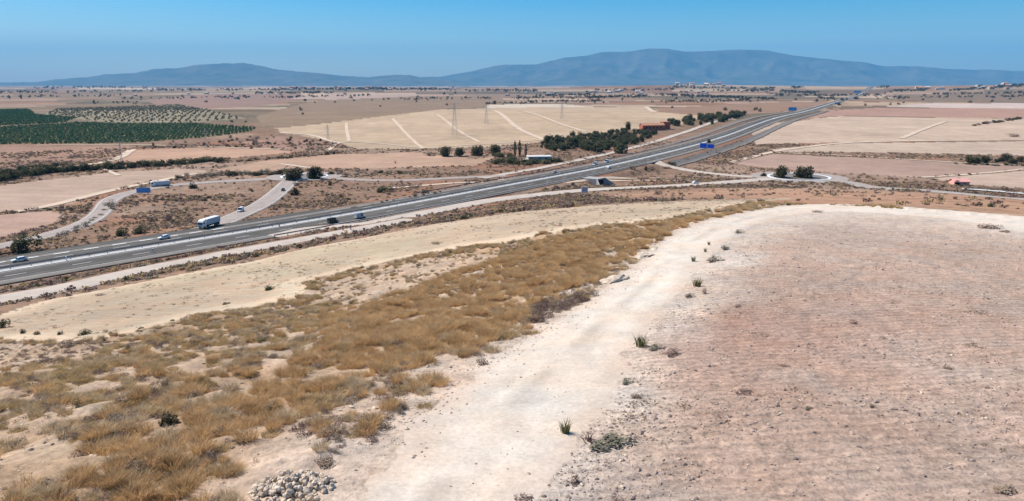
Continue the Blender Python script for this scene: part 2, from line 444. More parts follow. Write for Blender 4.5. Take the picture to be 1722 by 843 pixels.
# polar grid, fine where the photograph looks
az = np.concatenate([np.linspace(-41, 41, 830), np.linspace(41, 319, 72)[1:-1]]) * math.pi / 180
rr = [0.0, 1.5, 3, 4.5, 6, 7.5, 9, 10, 10.8]
while rr[-1] < 34000:
    r = rr[-1]
    h = 9.2 + 0.05 * min(r, 100) + max(0, min(1, (r - 100) / 130)) * 27
    fpx = 1.75 if r < 90 else (1.1 if r < 150 else 0.72)
    rr.append(r + max(0.05, fpx * r * r / (731 * h)) if r < 9000 else r * 1.12)
rr = np.array(rr[1:])
NA, NR = len(az), len(rr)
GX = (np.sin(az)[None, :] * rr[:, None]).ravel(); GY = (np.cos(az)[None, :] * rr[:, None]).ravel()
GX = np.r_[0.0, GX]; GY = np.r_[0.0, GY]
GZ = H(GX, GY)
GR = np.hypot(GX, GY)
fine = np.where(GR < 140)[0]
in_hill = np.zeros(len(GX), bool); in_hill[fine] = inpoly(GX[fine], GY[fine], HILL_POLY)
in_path = np.zeros(len(GX), bool); in_path[fine] = inpoly(GX[fine], GY[fine], PATH_POLY)
in_pl = np.zeros(len(GX), bool); in_pl[fine] = inpoly(GX[fine], GY[fine], PLOUGH_POLY)
def relief(x, y, hillm, plm, pathm):
    z = np.zeros(len(x))
    t = fbm(x / 4.2 + 0.5 * y / 9, y / 2.1 - x / 3.6, 31, 4) - 0.5      # little terraces across the slope
    q = fbm(x / 1.1, y / 1.1, 41, 3) - 0.5
    z += hillm * (0.75 * t + 0.28 * q)
    z += plm * (0.10 * q + 0.16 * (fbm(x / 7, y / 7, 43, 2) - 0.5) + 0.07 * (vnoise(x / 0.33, y / 0.33, 44) - 0.5))
    z += pathm * (0.035 * q)
    return z
dl, _ = pdist(GX[fine], GY[fine], LE); dr_, _ = pdist(GX[fine], GY[fine], RE)
fade = np.zeros(len(GX)); fade[fine] = sstep(0.0, 2.5, dl)
def relief_masks(x, y):
    d, _ = pdist(x, y, LE)
    hm = inpoly(x, y, HILL_POLY) * sstep(0, 2.5, d) * sstep(130, 100, np.hypot(x, y))
    d2, _ = pdist(x, y, RE)
    return hm, inpoly(x, y, PLOUGH_POLY) * sstep(0, 1.6, d2), inpoly(x, y, PATH_POLY) * sstep(0, 1.2, np.minimum(d, d2))
GZ[fine] += relief(GX[fine], GY[fine], in_hill[fine] * fade[fine] * sstep(130, 100, GR[fine]), in_pl[fine] * sstep(0, 1.6, dr_), in_path[fine] * sstep(0, 1.2, np.minimum(dl, dr_)))
def Hs(x, y):
    """surface height including the small relief of the hill"""
    x = np.atleast_1d(np.asarray(x, float)); y = np.atleast_1d(np.asarray(y, float))
    z = H(x, y)
    k = np.hypot(x, y) < 140
    if k.any(): z[k] += relief(x[k], y[k], *relief_masks(x[k], y[k]))
    return z
def Hp(x, y): return float(Hs(x, y)[0])

# soil colours per vertex
soil = np.tile(lin(160, 130, 108), (len(GX), 1))
n1 = fbm(GX / 60, GY / 60, 3, 3)[:, None]
soil = soil * (1 - 0.5 * sstep(0.45, 0.75, n1)) + lin(196, 168, 146) * 0.5 * sstep(0.45, 0.75, n1)
red = sstep(0.52, 0.72, fbm(GX / 35, GY / 35, 9, 3))[:, None] * 0.6
soil = soil * (1 - red) + lin(176, 124, 96) * red
farm = np.where(GR > 520)[0]
# distant patchwork of plots
def patchwork(x, y):
    a = 0.3; xr = x * math.cos(a) + y * math.sin(a); yr = -x * math.sin(a) + y * math.cos(a)
    sx = 230.0 + 0 * x; sy = 130.0
    big = np.hypot(x, y) > 2200
    sx = np.where(big, 520.0, sx); sy = np.where(big, 340.0, sy)
    px, py = xr / sx, yr / sy
    px = px + 0.35 * (fbm(px * 0.7, py * 0.7, 71, 2) - 0.5); py = py + 0.35 * (fbm(px * 0.7, py * 0.7, 72, 2) - 0.5)
    ix, iy = np.floor(px), np.floor(py)
    best = np.full(len(x), 9e9); hid = np.zeros(len(x)); h2 = np.zeros(len(x))
    for dx in (-1, 0, 1):
        for dy in (-1, 0, 1):
            cx_ = ix + dx; cy_ = iy + dy
            jx = cx_ + 0.15 + 0.7 * _hash(cx_, cy_, 1); jy = cy_ + 0.15 + 0.7 * _hash(cx_, cy_, 2)
            d = np.maximum(np.abs(px - jx), np.abs(py - jy))
            m = d < best; best[m] = d[m]; hid[m] = _hash(cx_, cy_, 3)[m]; h2[m] = _hash(cx_, cy_, 4)[m]
    return hid, h2
PAL = np.array([lin(176, 150, 126), lin(156, 130, 108), lin(204, 178, 150), lin(166, 130, 104), lin(214, 192, 166), lin(142, 122, 98), lin(186, 158, 130), lin(126, 112, 92), lin(190, 158, 136), lin(146, 128, 104)])
hid, h2 = patchwork(GX[farm], GY[farm])
pc = PAL[np.minimum((hid * len(PAL)).astype(int), len(PAL) - 1)] * (0.78 + 0.34 * h2)[:, None]
w = sstep(560, 900, GR[farm])[:, None]
soil[farm] = soil[farm] * (1 - w) + pc * w
zone = np.zeros(len(GX), int)          # 0 = open ground
jx = (fbm(GX / 14, GY / 14, 91, 3) - 0.5) * np.clip(GR / 110, 0.4, 14); jy = (fbm(GX / 14, GY / 14, 92, 3) - 0.5) * np.clip(GR / 110, 0.4, 14)
jx0, jy0 = jx, jy
def paint(poly, col, zid, sub=None):
    x0, y0 = poly.min(0) - 5; x1, y1 = poly.max(0) + 5
    k = np.where((GX > x0) & (GX < x1) & (GY > y0) & (GY < y1))[0]
    if len(k) == 0: return k
    k = k[inpoly(GX[k] + jx[k], GY[k] + jy[k], poly)]
    soil[k] = col; zone[k] = zid
    return k
for i, (f, p) in enumerate(zip(FIELDS, FIELD_POLYS)):
    k = paint(p, f[1], 10 + i)
    soil[k] *= (0.94 + 0.12 * fbm(GX[k] / 90, GY[k] / 45, 50 + i, 3))[:, None]
paint(ORCH1, lin(128, 116, 86), 40); paint(ORCH2, lin(120, 110, 84), 41); paint(ORCH3, lin(160, 148, 122), 42)
jx, jy = 0 * jx0, 0 * jy0
paint(HILL_POLY, lin(208, 182, 156), 4); paint(PATH_POLY, lin(224, 202, 182), 4); paint(PLOUGH_POLY, lin(206, 179, 160), 1)
jx, jy = jx0, jy0
k = paint(HILL_POLY, lin(208, 182, 156), 4)
d, _ = pdist(GX[k], GY[k], LE); w = sstep(6, 0, d)[:, None]
gold = sstep(0.40, 0.62, fbm(GX[k] / 9, GY[k] / 9, 61, 3))[:, None] * 0.45
soil[k] = soil[k] * (1 - gold) + lin(186, 148, 106) * gold
soil[k] = soil[k] * (1 - w) + lin(224, 202, 182) * w
jx, jy = jx * 4, jy * 4
k = paint(TERR_POLY, lin(206, 183, 156), 3)
soil[k] *= (0.84 + 0.3 * fbm(GX[k] / 5, GY[k] / 9, 63, 4))[:, None]
d, _ = pdist(GX[k], GY[k], survey(TN_PX)[:, :2]); w = sstep(4.5, 1.5, d)[:, None]
d2, _ = pdist(GX[k], GY[k], survey(TF_PX)[:, :2]); w = np.maximum(w, 0.7 * sstep(3.5, 0.8, d2)[:, None])
g = sstep(0.4, 0.7, fbm(GX[k] / 22, GY[k] / 22, 66, 3))[:, None] * 0.5 * sstep(60, 90, GY[k])[:, None]
soil[k] = soil[k] * (1 - g) + lin(196, 183, 150) * g
soil[k] = soil[k] * (1 - w) + lin(232, 208, 178) * w
# lower hillside of the far slope, reddish
k = np.where((zone == 0) & (GX > 25) & (GR < 285) & (GR > 70))[0]
w = (sstep(20, 60, GX[k]) * sstep(285, 255, GR[k]))[:, None] * 0.85
soil[k] = soil[k] * (1 - w) + lin(202, 160, 130) * (0.92 + 0.16 * fbm(GX[k] / 12, GY[k] / 12, 96, 3))[:, None] * w
jx = (fbm(GX / 1.6, GY / 1.6, 93, 3) - 0.5) * 1.5; jy = (fbm(GX / 1.6, GY / 1.6, 94, 3) - 0.5) * 1.5
k = paint(PLOUGH_POLY, lin(206, 179, 160), 1)
d, _ = pdist(GX[k], GY[k], RE)
nz = fbm(GX[k] / 6, GY[k] / 6, 77, 3)
w = (sstep(1.0, 0.0, (d + (nz - 0.5) * 5) / (1.2 + 0.085 * GY[k])) * 0.9)[:, None]
top = sstep(44, 78, GY[k] + 10 * (nz - 0.5))[:, None] * 0.75
pink = (np.exp(-(((GX[k] - 9.5) / 9) ** 2 + ((GY[k] - 31) / 6.5) ** 2)) * (0.42 + 0.8 * (nz - 0.3)))[:, None]
sp = soil[k] * (1 - pink) + lin(180, 140, 122) * pink
sp = sp * (1 - top) + lin(218, 198, 180) * top
soil[k] = sp * (1 - w) + lin(234, 216, 198) * w
soil[k] *= (0.93 + 0.14 * fbm(GX[k] / 3, GY[k] / 9, 78, 3))[:, None]
k = paint(PATH_POLY, lin(240, 225, 207), 2)
CEN = (densify(LE, n=240) + densify(RE, n=240)) / 2
CEN = smooth_curve(CEN[::8], 1.0, 2)
d, _ = pdist(GX[k], GY[k], CEN)
nz = fbm(GX[k] / 2.5, GY[k] / 2.5, 79, 3)
rut = np.exp(-((d - 0.85 + 0.3 * (nz - 0.5)) / 0.28) ** 2) * sstep(0.3, 0.6, nz)
GZ[k] -= 0.02 * rut
mid = np.exp(-((d) / 0.35) ** 2) * sstep(0.35, 0.65, nz)
soil[k] *= (1 - 0.17 * mid - 0.07 * sstep(0.5, 0.7, fbm(GX[k] / 0.9, GY[k] / 2.2, 80, 3)) + 0.05 * rut)[:, None]
dE = np.minimum(pdist(GX[k], GY[k], LE)[0], pdist(GX[k], GY[k], RE)[0])
w = (sstep(1.3, 0.0, dE + 1.2 * (nz - 0.5)) * 0.7)[:, None]
soil[k] = soil[k] * (1 - w) + lin(224, 202, 182) * w

# faces -> one mesh for each zone
ii = np.arange(NR - 1)[:, None] * NA + 1; jj = np.arange(NA)[None, :]; j2 = (jj + 1) % NA
quads = np.stack([ii + jj, ii + j2, ii + NA + j2, ii + NA + jj], -1).reshape(-1, 4)[:, ::-1]
zq = np.sort(zone[quads], 1)
fz = zq[:, 1].copy()
same = (zone[quads] == zone[quads[:, :1]]).all(1); fz[same] = zone[quads[same, 0]]
fz[(fz == 0) & (GR[quads[:, 0]] > 1300)] = 5
P3 = np.c_[GX, GY, GZ]
def terrain_mesh(name, q, mat, fan=False):
    ids, inv = np.unique(q.ravel(), return_inverse=True)
    me = bpy.data.meshes.new(name)
    nq = len(q)
    verts = P3[ids]
    me.vertices.add(len(verts)); me.vertices.foreach_set('co', verts.astype(np.float32).ravel())
    me.loops.add(nq * 4); me.loops.foreach_set('vertex_index', inv.astype(np.int32))
    me.polygons.add(nq)
    me.polygons.foreach_set('loop_start', np.arange(0, nq * 4, 4, dtype=np.int32))
    me.polygons.foreach_set('loop_total', np.full(nq, 4, np.int32))
    me.update(calc_edges=True)
    me.polygons.foreach_set('use_smooth', np.ones(nq, bool))
    a = me.attributes.new('soil', 'FLOAT_COLOR', 'POINT')
    a.data.foreach_set('color', np.c_[np.clip(soil[ids], 0, 1), np.ones(len(ids))].astype(np.float32).ravel())
    me.materials.append(mat)
    return add(name, me)
ZN = {1: ('ploughed_field', M['plough'], 'stony ploughed brown field on the hilltop beside the pale dirt track', 'field'),
      2: ('dirt_track', M['path'], 'broad pale marl track curving along the hilltop edge', 'track'),
      3: ('fallow_field', M['terrace'], 'smooth pale fallow field on the terrace below the grassy slope', 'field'),
      4: ('hillside', M['hillside'], 'stony hillside covered in golden dry grass', 'hillside'),
      0: ('scrubland', M['scrub'], 'dry brown scrubland of the valley floor around the motorway', 'scrubland'),
      5: ('plain', M['plain'], 'distant plain of mauve and tan plots below the mountains', 'plain'),
      40: ('orchard_ground', M['field'], 'dark ground under the dense green orchard rows', 'orchard ground'),
      41: ('orchard_ground', M['field'], 'dark ground under the upper green orchard', 'orchard ground'),
      42: ('orchard_ground', M['field'], 'pale ground of the young speckled orchard', 'orchard ground')}
for i, f in enumerate(FIELDS): ZN[10 + i] = ('field', M['field'], f[2], 'field')
for z in np.unique(fz):
    q = quads[fz == z]
    nm, mt, lb, ct = ZN[int(z)]
    tag(terrain_mesh(nm, q, mt), lb, ct, kind='structure')
# the patch of ground right under the camera
me = bpy.data.meshes.new('hilltop_ground'); me.from_pydata([tuple(P3[0])] + [tuple(p) for p in P3[1:NA + 1]], [], [(0, 1 + (j + 1) % NA, 1 + j) for j in range(NA)])
a = me.attributes.new('soil', 'FLOAT_COLOR', 'POINT'); a.data.foreach_set('color', np.tile(np.r_[lin(226, 208, 194), 1], NA + 1).astype(np.float32))
tag(add('hilltop_ground', me, M['path']), 'pale bare ground of the hilltop at the viewpoint', 'ground', kind='structure')

# ---------------------------------------------------------------- mountains
def mountain(name, prof, D, depth, seed, label, cols):
    us = np.array([p[0] for p in prof], float); vz = np.array([p[1] for p in prof], float)
    u = np.linspace(us[0], us[-1], 420)
    v = np.interp(u, us, vz)
    v = v - 1.6 * (fbm(u / 22, u * 0, seed, 4) - 0.5) - 0.6 * (vnoise(u / 5, u * 0, seed + 3) - 0.5)
    X = (u - CX) / FPX / (math.cos(PITCH) + (280.0 / FPX) * math.sin(PITCH)) * D
    zt = np.array([CAM_Z - gtan(q) * D for q in v])
    T = np.r_[np.linspace(0, 1, 46), 1 + np.linspace(0, 1, 10)[1:]]
    verts = []; nu = len(u)
    for t in T:
        y = D - depth * (1 - t)
        n = fbm(X / 900 + 3 * t, np.full(nu, t * depth / 1500), seed + 9, 5)
        rid = 1 - np.abs(2 * fbm(X / 1500, np.full(nu, t * depth / 4200), seed + 5, 4) - 1)
        if t <= 1:
            s = t ** 1.25
            f = s * (1 - (1 - t) * t * 3.4 * (0.75 * (1 - rid) + 0.8 * (n - 0.4)))
        else: f = 1 - (t - 1) ** 1.2 * 1.0
        z = -25 + (zt + 25) * np.clip(f, 0, 1)
        verts.append(np.c_[X * (y / D), np.full(nu, y), z])
    verts = np.vstack(verts); nt_ = len(T)
    a = np.arange(nt_ - 1)[:, None] * nu + np.arange(nu - 1)[None, :]
    f = np.stack([a, a + 1, a + nu + 1, a + nu], -1).reshape(-1, 4)
    me = bpy.data.meshes.new(name); me.from_pydata(verts.tolist(), [], f.tolist())
    me.polygons.foreach_set('use_smooth', np.ones(len(f), bool))
    m, n, l = nt(name + '_rock')
    g = n.new('ShaderNodeNewGeometry'); tc = n.new('ShaderNodeTexCoord')
    nz = noise(n, l, tc.outputs['Object'], 0.0016, 6, 0.65)
    c = ramp(n, l, nz, [(0.35, cols[0]), (0.6, cols[1])])
    sep = n.new('ShaderNodeSeparateXYZ'); l.new(g.outputs['Position'], sep.inputs[0])
    hgt = mathn(n, l, 'ADD', mathn(n, l, 'DIVIDE', sep.outputs['Z'], cols[3]), mathn(n, l, 'MULTIPLY', nz, 0.5))
    c = mixc(n, l, c, cols[2], ramp(n, l, hgt, [(1.08, 0.0), (1.30, 0.7)]))
    finish(m, n, l, c, 1.0, None, spec=0.0)
    o = add(name, me, m); return tag(o, label, 'mountain', kind='structure')
MTN_R = [(560, 145), (620, 137), (680, 130), (740, 129), (780, 123), (830, 112), (850, 109), (900, 109), (920, 104), (950, 97), (985, 94), (1010, 88), (1040, 88), (1060, 86), (1090, 82), (1120, 82), (1150, 87), (1190, 86), (1230, 84), (1280, 84), (1320, 92), (1380, 99), (1440, 104), (1480, 111), (1540, 112), (1600, 117), (1650, 117), (1722, 120), (1850, 122), (2000, 130), (2150, 145)]
MTN_L = [(-200, 146), (-60, 141), (60, 138), (100, 133), (150, 130), (180, 125), (230, 123), (262, 116), (300, 115), (330, 110), (370, 107), (410, 106), (440, 111), (470, 117), (520, 122), (570, 127), (620, 130), (665, 126), (690, 126), (705, 130), (760, 134), (800, 142)]
mountain('mountain_range', MTN_R, 24000, 5200, 5, 'tall blue mountain range with pale rocky summits on the horizon', ((0.06, 0.075, 0.05), (0.13, 0.12, 0.09), (0.46, 0.40, 0.36), 1150.0))
mountain('mountain_range', MTN_L, 20000, 3800, 25, 'lower hazy mountain ridge on the horizon beyond the orchards', ((0.07, 0.08, 0.055), (0.14, 0.13, 0.10), (0.2, 0.18, 0.15), 900.0))

# ---------------------------------------------------------------- the hazy air
def box_mesh(name, x0, x1, y0, y1, z0, z1):
    v = [(x, y, z) for z in (z0, z1) for (x, y) in ((x0, y0), (x1, y0), (x1, y1), (x0, y1))]
    me = bpy.data.meshes.new(name); me.from_pydata(v, [], [(3, 2, 1, 0), (4, 5, 6, 7), (0, 1, 5, 4), (1, 2, 6, 5), (2, 3, 7, 6), (3, 0, 4, 7)]); return me
HAZE = True
if HAZE:
    hm, hn, hl = nt('hazy_air')
    pv = hn.new('ShaderNodeVolumePrincipled'); ho = hn.new('ShaderNodeOutputMaterial')
    pv.inputs['Color'].default_value = (0.18, 0.575, 1.0, 1)
    pv.inputs['Density'].default_value = 4.4e-5
    pv.inputs['Anisotropy'].default_value = 0.0
    hl.new(pv.outputs[0], ho.inputs['Volume'])
    tag(add('haze', box_mesh('haze', -36000, 36000, -36000, 36000, float(GZ.min()) - 30, 1750), hm), 'thin blue haze filling the air over the whole plain', 'haze', kind='stuff')

# ---------------------------------------------------------------- plain materials for built things
def plain(name, rgb, rough=0.6, spec=0.3, var=0.12, scale=1.5, metallic=0.0, rand=0.0):
    m, n, l = nt(name)
    tc = n.new('ShaderNodeTexCoord')
    f = noise(n, l, tc.outputs['Object'], scale, 5, 0.6)
    c = mixc(n, l, tuple(rgb), ramp(n, l, f, [(0.3, 1 - var), (0.7, 1 + var)]), 1.0, 'MULTIPLY')
    if rand:
        oi = n.new('ShaderNodeObjectInfo')
        c = mixc(n, l, c, ramp(n, l, oi.outputs['Random'], [(0.0, 1 - rand), (1.0, 1 + rand)]), 1.0, 'MULTIPLY')
    return finish(m, n, l, c, rough, None, spec=spec, metallic=metallic)
def asphalt_mat(name, base, worn):
    """wheel tracks polished lighter or darker across the lane; UV u = metres across, v = metres along"""
    m, n, l = nt(name)
    uv = n.new('ShaderNodeUVMap'); sp = n.new('ShaderNodeSeparateXYZ'); l.new(uv.outputs[0], sp.inputs[0])
    tc = n.new('ShaderNodeTexCoord')
    f = noise(n, l, tc.outputs['Object'], 0.25, 6, 0.65)
    st = n.new('ShaderNodeMapping'); st.inputs['Scale'].default_value = (1.3, 0.012, 1); l.new(uv.outputs[0], st.inputs['Vector'])
    g = noise(n, l, st.outputs[0], 1.0, 3, 0.5)
    c = mixc(n, l, base, worn, ramp(n, l, g, [(0.35, 0.0), (0.65, 1.0)]))
    c = mixc(n, l, c, ramp(n, l, f, [(0.3, 0.85), (0.7, 1.15)]), 1.0, 'MULTIPLY')
    return finish(m, n, l, c, 0.95, None, spec=0.04)
M['asphalt'] = asphalt_mat('motorway_asphalt', lin(126, 121, 115), lin(94, 91, 88))
M['shoulder'] = plain('pale_shoulder', lin(146, 138, 130), 0.9, 0.1, 0.12, 0.3)
M['minor'] = asphalt_mat('worn_minor_road', lin(196, 182, 172), lin(178, 166, 158))
M['dirtroad'] = plain('pale_dirt', lin(214, 199, 185), 0.95, 0.05, 0.12, 0.35)
M['farmtrack'] = plain('farm_track_dust', lin(232, 208, 184), 0.95, 0.05, 0.10, 0.05)
M['paint'] = plain('white_road_paint', (0.72, 0.72, 0.70), 0.7, 0.2, 0.08, 2.0)
M['concrete'] = plain('pale_concrete', (0.55, 0.53, 0.50), 0.85, 0.2, 0.10, 0.4)
M['concrete_d'] = plain('weathered_concrete', (0.34, 0.32, 0.30), 0.9, 0.2, 0.15, 0.5)
M['steel'] = plain('galvanised_steel', (0.30, 0.31, 0.32), 0.55, 0.5, 0.1, 1.0, 0.3)
M['pylon'] = plain('grey_pylon_steel', (0.40, 0.38, 0.37), 0.6, 0.3, 0.1, 1.0)
M['blue'] = plain('blue_sign_face', (0.004, 0.10, 0.62), 0.4, 0.4, 0.04, 1.0)
M['blue_pale'] = plain('faded_blue_sign_face', (0.10, 0.30, 0.58), 0.5, 0.3, 0.06, 1.0)
M['white'] = plain('white_paint', (0.80, 0.80, 0.79), 0.35, 0.5, 0.03, 2.0)
M['carwhite'] = plain('white_car_paint', (0.80, 0.80, 0.80), 0.25, 0.5, 0.02, 2.0)
M['carsilver'] = plain('silver_car_paint', (0.45, 0.46, 0.48), 0.3, 0.5, 0.02, 2.0)
M['cardark'] = plain('dark_green_car_paint', (0.012, 0.022, 0.016), 0.3, 0.5, 0.02, 2.0)
M['glass'] = plain('dark_vehicle_glass', (0.012, 0.014, 0.018), 0.12, 0.5, 0.0, 1.0)
M['tyre'] = plain('black_rubber', (0.015, 0.015, 0.016), 0.9, 0.2, 0.05, 3.0)
M['trailer'] = plain('grey_trailer_sheet', (0.55, 0.55, 0.57), 0.5, 0.4, 0.08, 0.8)
M['chassis'] = plain('dark_chassis', (0.03, 0.03, 0.033), 0.8, 0.2, 0.1, 2.0)
M['terracotta'] = plain('terracotta_wall', (0.42, 0.15, 0.10), 0.9, 0.1, 0.12, 0.4)
M['tile'] = plain('clay_roof_tiles', (0.48, 0.24, 0.15), 0.9, 0.1, 0.15, 0.8)
M['pink'] = plain('pink_sheet_roof', (0.72, 0.36, 0.31), 0.8, 0.2, 0.08, 0.5)
M['limewash'] = plain('limewashed_wall', (0.52, 0.47, 0.41), 0.9, 0.1, 0.08, 0.2, rand=0.2)
M['ochre'] = plain('ochre_wall', (0.46, 0.36, 0.26), 0.9, 0.1, 0.08, 0.2, rand=0.2)
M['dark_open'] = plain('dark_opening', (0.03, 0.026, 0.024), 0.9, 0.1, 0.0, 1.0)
M['bark'] = plain('grey_brown_bark', (0.11, 0.08, 0.055), 0.95, 0.1, 0.25, 3.0)

# ---------------------------------------------------------------- ribbons for roads
def ribbon_mesh(name, c, offs, dz=0.0, mat=None, closed=False):
    """c: N x 3 centre line; offs: list of (offset, dz)"""
    nn, dd = normals2(c)
    N, K = len(c), len(offs)
    o = np.array([q[0] for q in offs]); z = np.array([q[1] for q in offs])
    V = np.zeros((N, K, 3))
    V[:, :, 0] = c[:, None, 0] + nn[:, None, 0] * o; V[:, :, 1] = c[:, None, 1] + nn[:, None, 1] * o
    V[:, :, 2] = c[:, None, 2] + z + dz
    a = np.arange(N - 1)[:, None] * K + np.arange(K - 1)[None, :]
    f = np.stack([a, a + K, a + K + 1, a + 1], -1).reshape(-1, 4)[:, ::-1]
    me = bpy.data.meshes.new(name); me.from_pydata(V.reshape(-1, 3).tolist(), [], f.tolist())
    s = np.r_[0, np.cumsum(np.hypot(*np.diff(c[:, :2], axis=0).T))]
    uvv = np.stack([np.broadcast_to(o, (N, K)), np.broadcast_to(s[:, None], (N, K))], -1).reshape(-1, 2)
    ul = me.uv_layers.new(name='UVMap')
    vi = np.zeros(len(me.loops), np.int32); me.loops.foreach_get('vertex_index', vi)
    ul.data.foreach_set('uv', uvv[vi].astype(np.float32).ravel())
    if mat: me.materials.append(mat)
    return me
def drape(c, halfw, name, mat, lift=0.1):
    """a thin track lying on the terrain, edges following it"""
    nn, _ = normals2(c); K = 5; o = np.linspace(-halfw, halfw, K)
    X = c[:, None, 0] + nn[:, None, 0] * o; Y = c[:, None, 1] + nn[:, None, 1] * o
    wob = (vnoise(X / 9, Y / 9, 5) - 0.5) * halfw * 0.5
    X = X + nn[:, None, 0] * wob; Y = Y + nn[:, None, 1] * wob
    Z = H(X, Y) + lift + np.hypot(X, Y) * 3e-4
    N = len(c); a = np.arange(N - 1)[:, None] * K + np.arange(K - 1)[None, :]
    f = np.stack([a, a + K, a + K + 1, a + 1], -1).reshape(-1, 4)[:, ::-1]
    me = bpy.data.meshes.new(name); me.from_pydata(np.stack([X, Y, Z], -1).reshape(-1, 3).tolist(), [], f.tolist())
    me.materials.append(mat); return add(name, me)

# motorway
mw = add('motorway', ribbon_mesh('motorway', MWAY, [(-12.4, -0.05), (-12.0, 0.0), (-7, 0.06), (-1.3, 0.1), (1.3, 0.1), (7, 0.06), (12.0, 0.0), (12.4, -0.05)], 0.0, M['asphalt']))
tag(mw, 'dual carriageway motorway of dark asphalt running across the valley', 'motorway', kind='structure')
add('median_strip', ribbon_mesh('median_strip', MWAY, [(-0.95, 0.0), (-0.9, 0.16), (0.9, 0.16), (0.95, 0.0)], 0.0, M['concrete']), parent=mw)
for s_ in (-1, 1):
    add('hard_shoulder', ribbon_mesh('hard_shoulder', MWAY, [(s_ * 9.7, 0.042), (s_ * 11.9, 0.012)][::(-s_)][::-1] if s_ < 0 else [(9.7, 0.042), (11.9, 0.012)], 0.0, M['shoulder']), parent=mw)
    add('edge_line', ribbon_mesh('edge_line', MWAY, sorted([(s_ * 9.42, 0.05), (s_ * 9.58, 0.05)]), 0.0, M['paint']), parent=mw)
    add('edge_line', ribbon_mesh('edge_line', MWAY, sorted([(s_ * 1.6, 0.115), (s_ * 1.74, 0.115)]), 0.0, M['paint']), parent=mw)
i0 = mw_point(0, 435)[0] - 50; i1 = mw_point(352, 386)[0]
i0 = max(0, i0)
taper = np.clip((i1 + 8 - np.arange(i0, i1 + 8)) / 10.0, 0, 1)
merge = MWAY[i0:i1 + 8].copy()
me = ribbon_mesh('merge_lane', merge, [(11.6, 0.004), (12.6, 0.004), (15.8, -0.03)], 0.02, M['asphalt'])
add('merge_lane', me, parent=mw)
# dashes
dash = {}
def dash_mesh(L, w):
    if (L, w) not in dash:
        me = bpy.data.meshes.new('lane_dash'); me.from_pydata([(-L / 2, -w / 2, 0), (L / 2, -w / 2, 0), (L / 2, w / 2, 0), (-L / 2, w / 2, 0)], [], [(0, 1, 2, 3)])
        me.materials.append(M['paint']); dash[(L, w)] = me
    return dash[(L, w)]
S_MW = np.r_[0, np.cumsum(np.hypot(*np.diff(MWAY[:, :2], axis=0).T))]
def mw_at(s, off, dz=0.0):
    p = np.array([np.interp(s, S_MW, MWAY[:, k]) for k in range(3)]); n_ = np.array([np.interp(s, S_MW, MW_N[:, k]) for k in range(2)])
    d_ = np.array([np.interp(s, S_MW, MW_D[:, k]) for k in range(2)])
    return Vector((p[0] + n_[0] * off, p[1] + n_[1] * off, p[2] + dz)), math.atan2(d_[1], d_[0])
sA = S_MW[max(0, mw_point(0, 457)[0] - 6)]
s = sA
while s < S_MW[i1] + 4:
    p, a = mw_at(s, 9.5, 0.075); o = add('lane_dash', dash_mesh(3.4, 0.6), parent=mw, loc=p); o.rotation_euler = (0, 0, a); s += 6.6
for off in (-5.6, 5.6):
    s = sA
    while s < sA + 620:
        p, a = mw_at(s, off, 0.085); o = add('lane_dash', dash_mesh(4.0, 0.17), parent=mw, loc=p); o.rotation_euler = (0, 0, a); s += 13.0
# barriers
def barrier(name, off, label, cat, prof, mat, sr, posts=None, z0=0.0):
    i_a, i_b = sr
    r = empty(name, (float(MWAY[(i_a + i_b) // 2, 0]), float(MWAY[(i_a + i_b) // 2, 1]), float(MWAY[(i_a + i_b) // 2, 2])))
    c = MWAY[i_a:i_b].copy() - np.array(r.location)[None, :]
    add('rail', ribbon_mesh('rail', c, [(off + a, z0 + b) for a, b in prof], 0.0, mat), parent=r)
    if posts:
        vs_, fs_ = [], []
        s = S_MW[i_a]
        while s < S_MW[min(i_b, len(S_MW) - 1)] and len(vs_) < 2400:
            p, a = mw_at(s, off - 0.1); p = p - r.location
            for dx, dy in ((-.07, -.07), (.07, -.07), (.07, .07), (-.07, .07)):
                vs_.append((p.x + dx, p.y + dy, p.z - 0.6)); vs_.append((p.x + dx, p.y + dy, p.z + 0.74))
            b = len(vs_) - 8
            for q in range(4):
                q2 = (q + 1) % 4; fs_.append((b + 2 * q, b + 2 * q2, b + 2 * q2 + 1, b + 2 * q + 1))
            s += posts
        me = bpy.data.meshes.new('post_row'); me.from_pydata(vs_, [], fs_); tag(add('post_row', me, mat, r), kind='stuff')
    tag(r, label, cat); return r
WB = [(0.0, 0.45), (0.06, 0.52), (-0.02, 0.58), (-0.02, 0.64), (0.06, 0.70), (0.0, 0.77)]
iE = mw_point(1300, 205)[0]
barrier('median_guardrail', 0.55, 'thin steel guardrail along the pale middle strip of the motorway', 'guardrail', WB, M['steel'], (10, iE), 4.0, 0.1)
iU = mw_point(915, 300)[0]
barrier('guardrail', 16.1, 'dark steel guardrail beyond the lane where lorries join the motorway', 'guardrail', WB, M['chassis'], (max(0, i0), i1 - 6), 4.0)
barrier('guardrail', -12.7, 'steel guardrail along the motorway edge facing the hill', 'guardrail', WB, M['steel'], (mw_point(470, 396)[0], mw_point(1090, 275)[0]), 4.0)
barrier('guardrail', 12.7, 'steel guardrail on the orchard side of the motorway past the slip road', 'guardrail', WB, M['steel'], (i1 + 14, iE), 4.0)

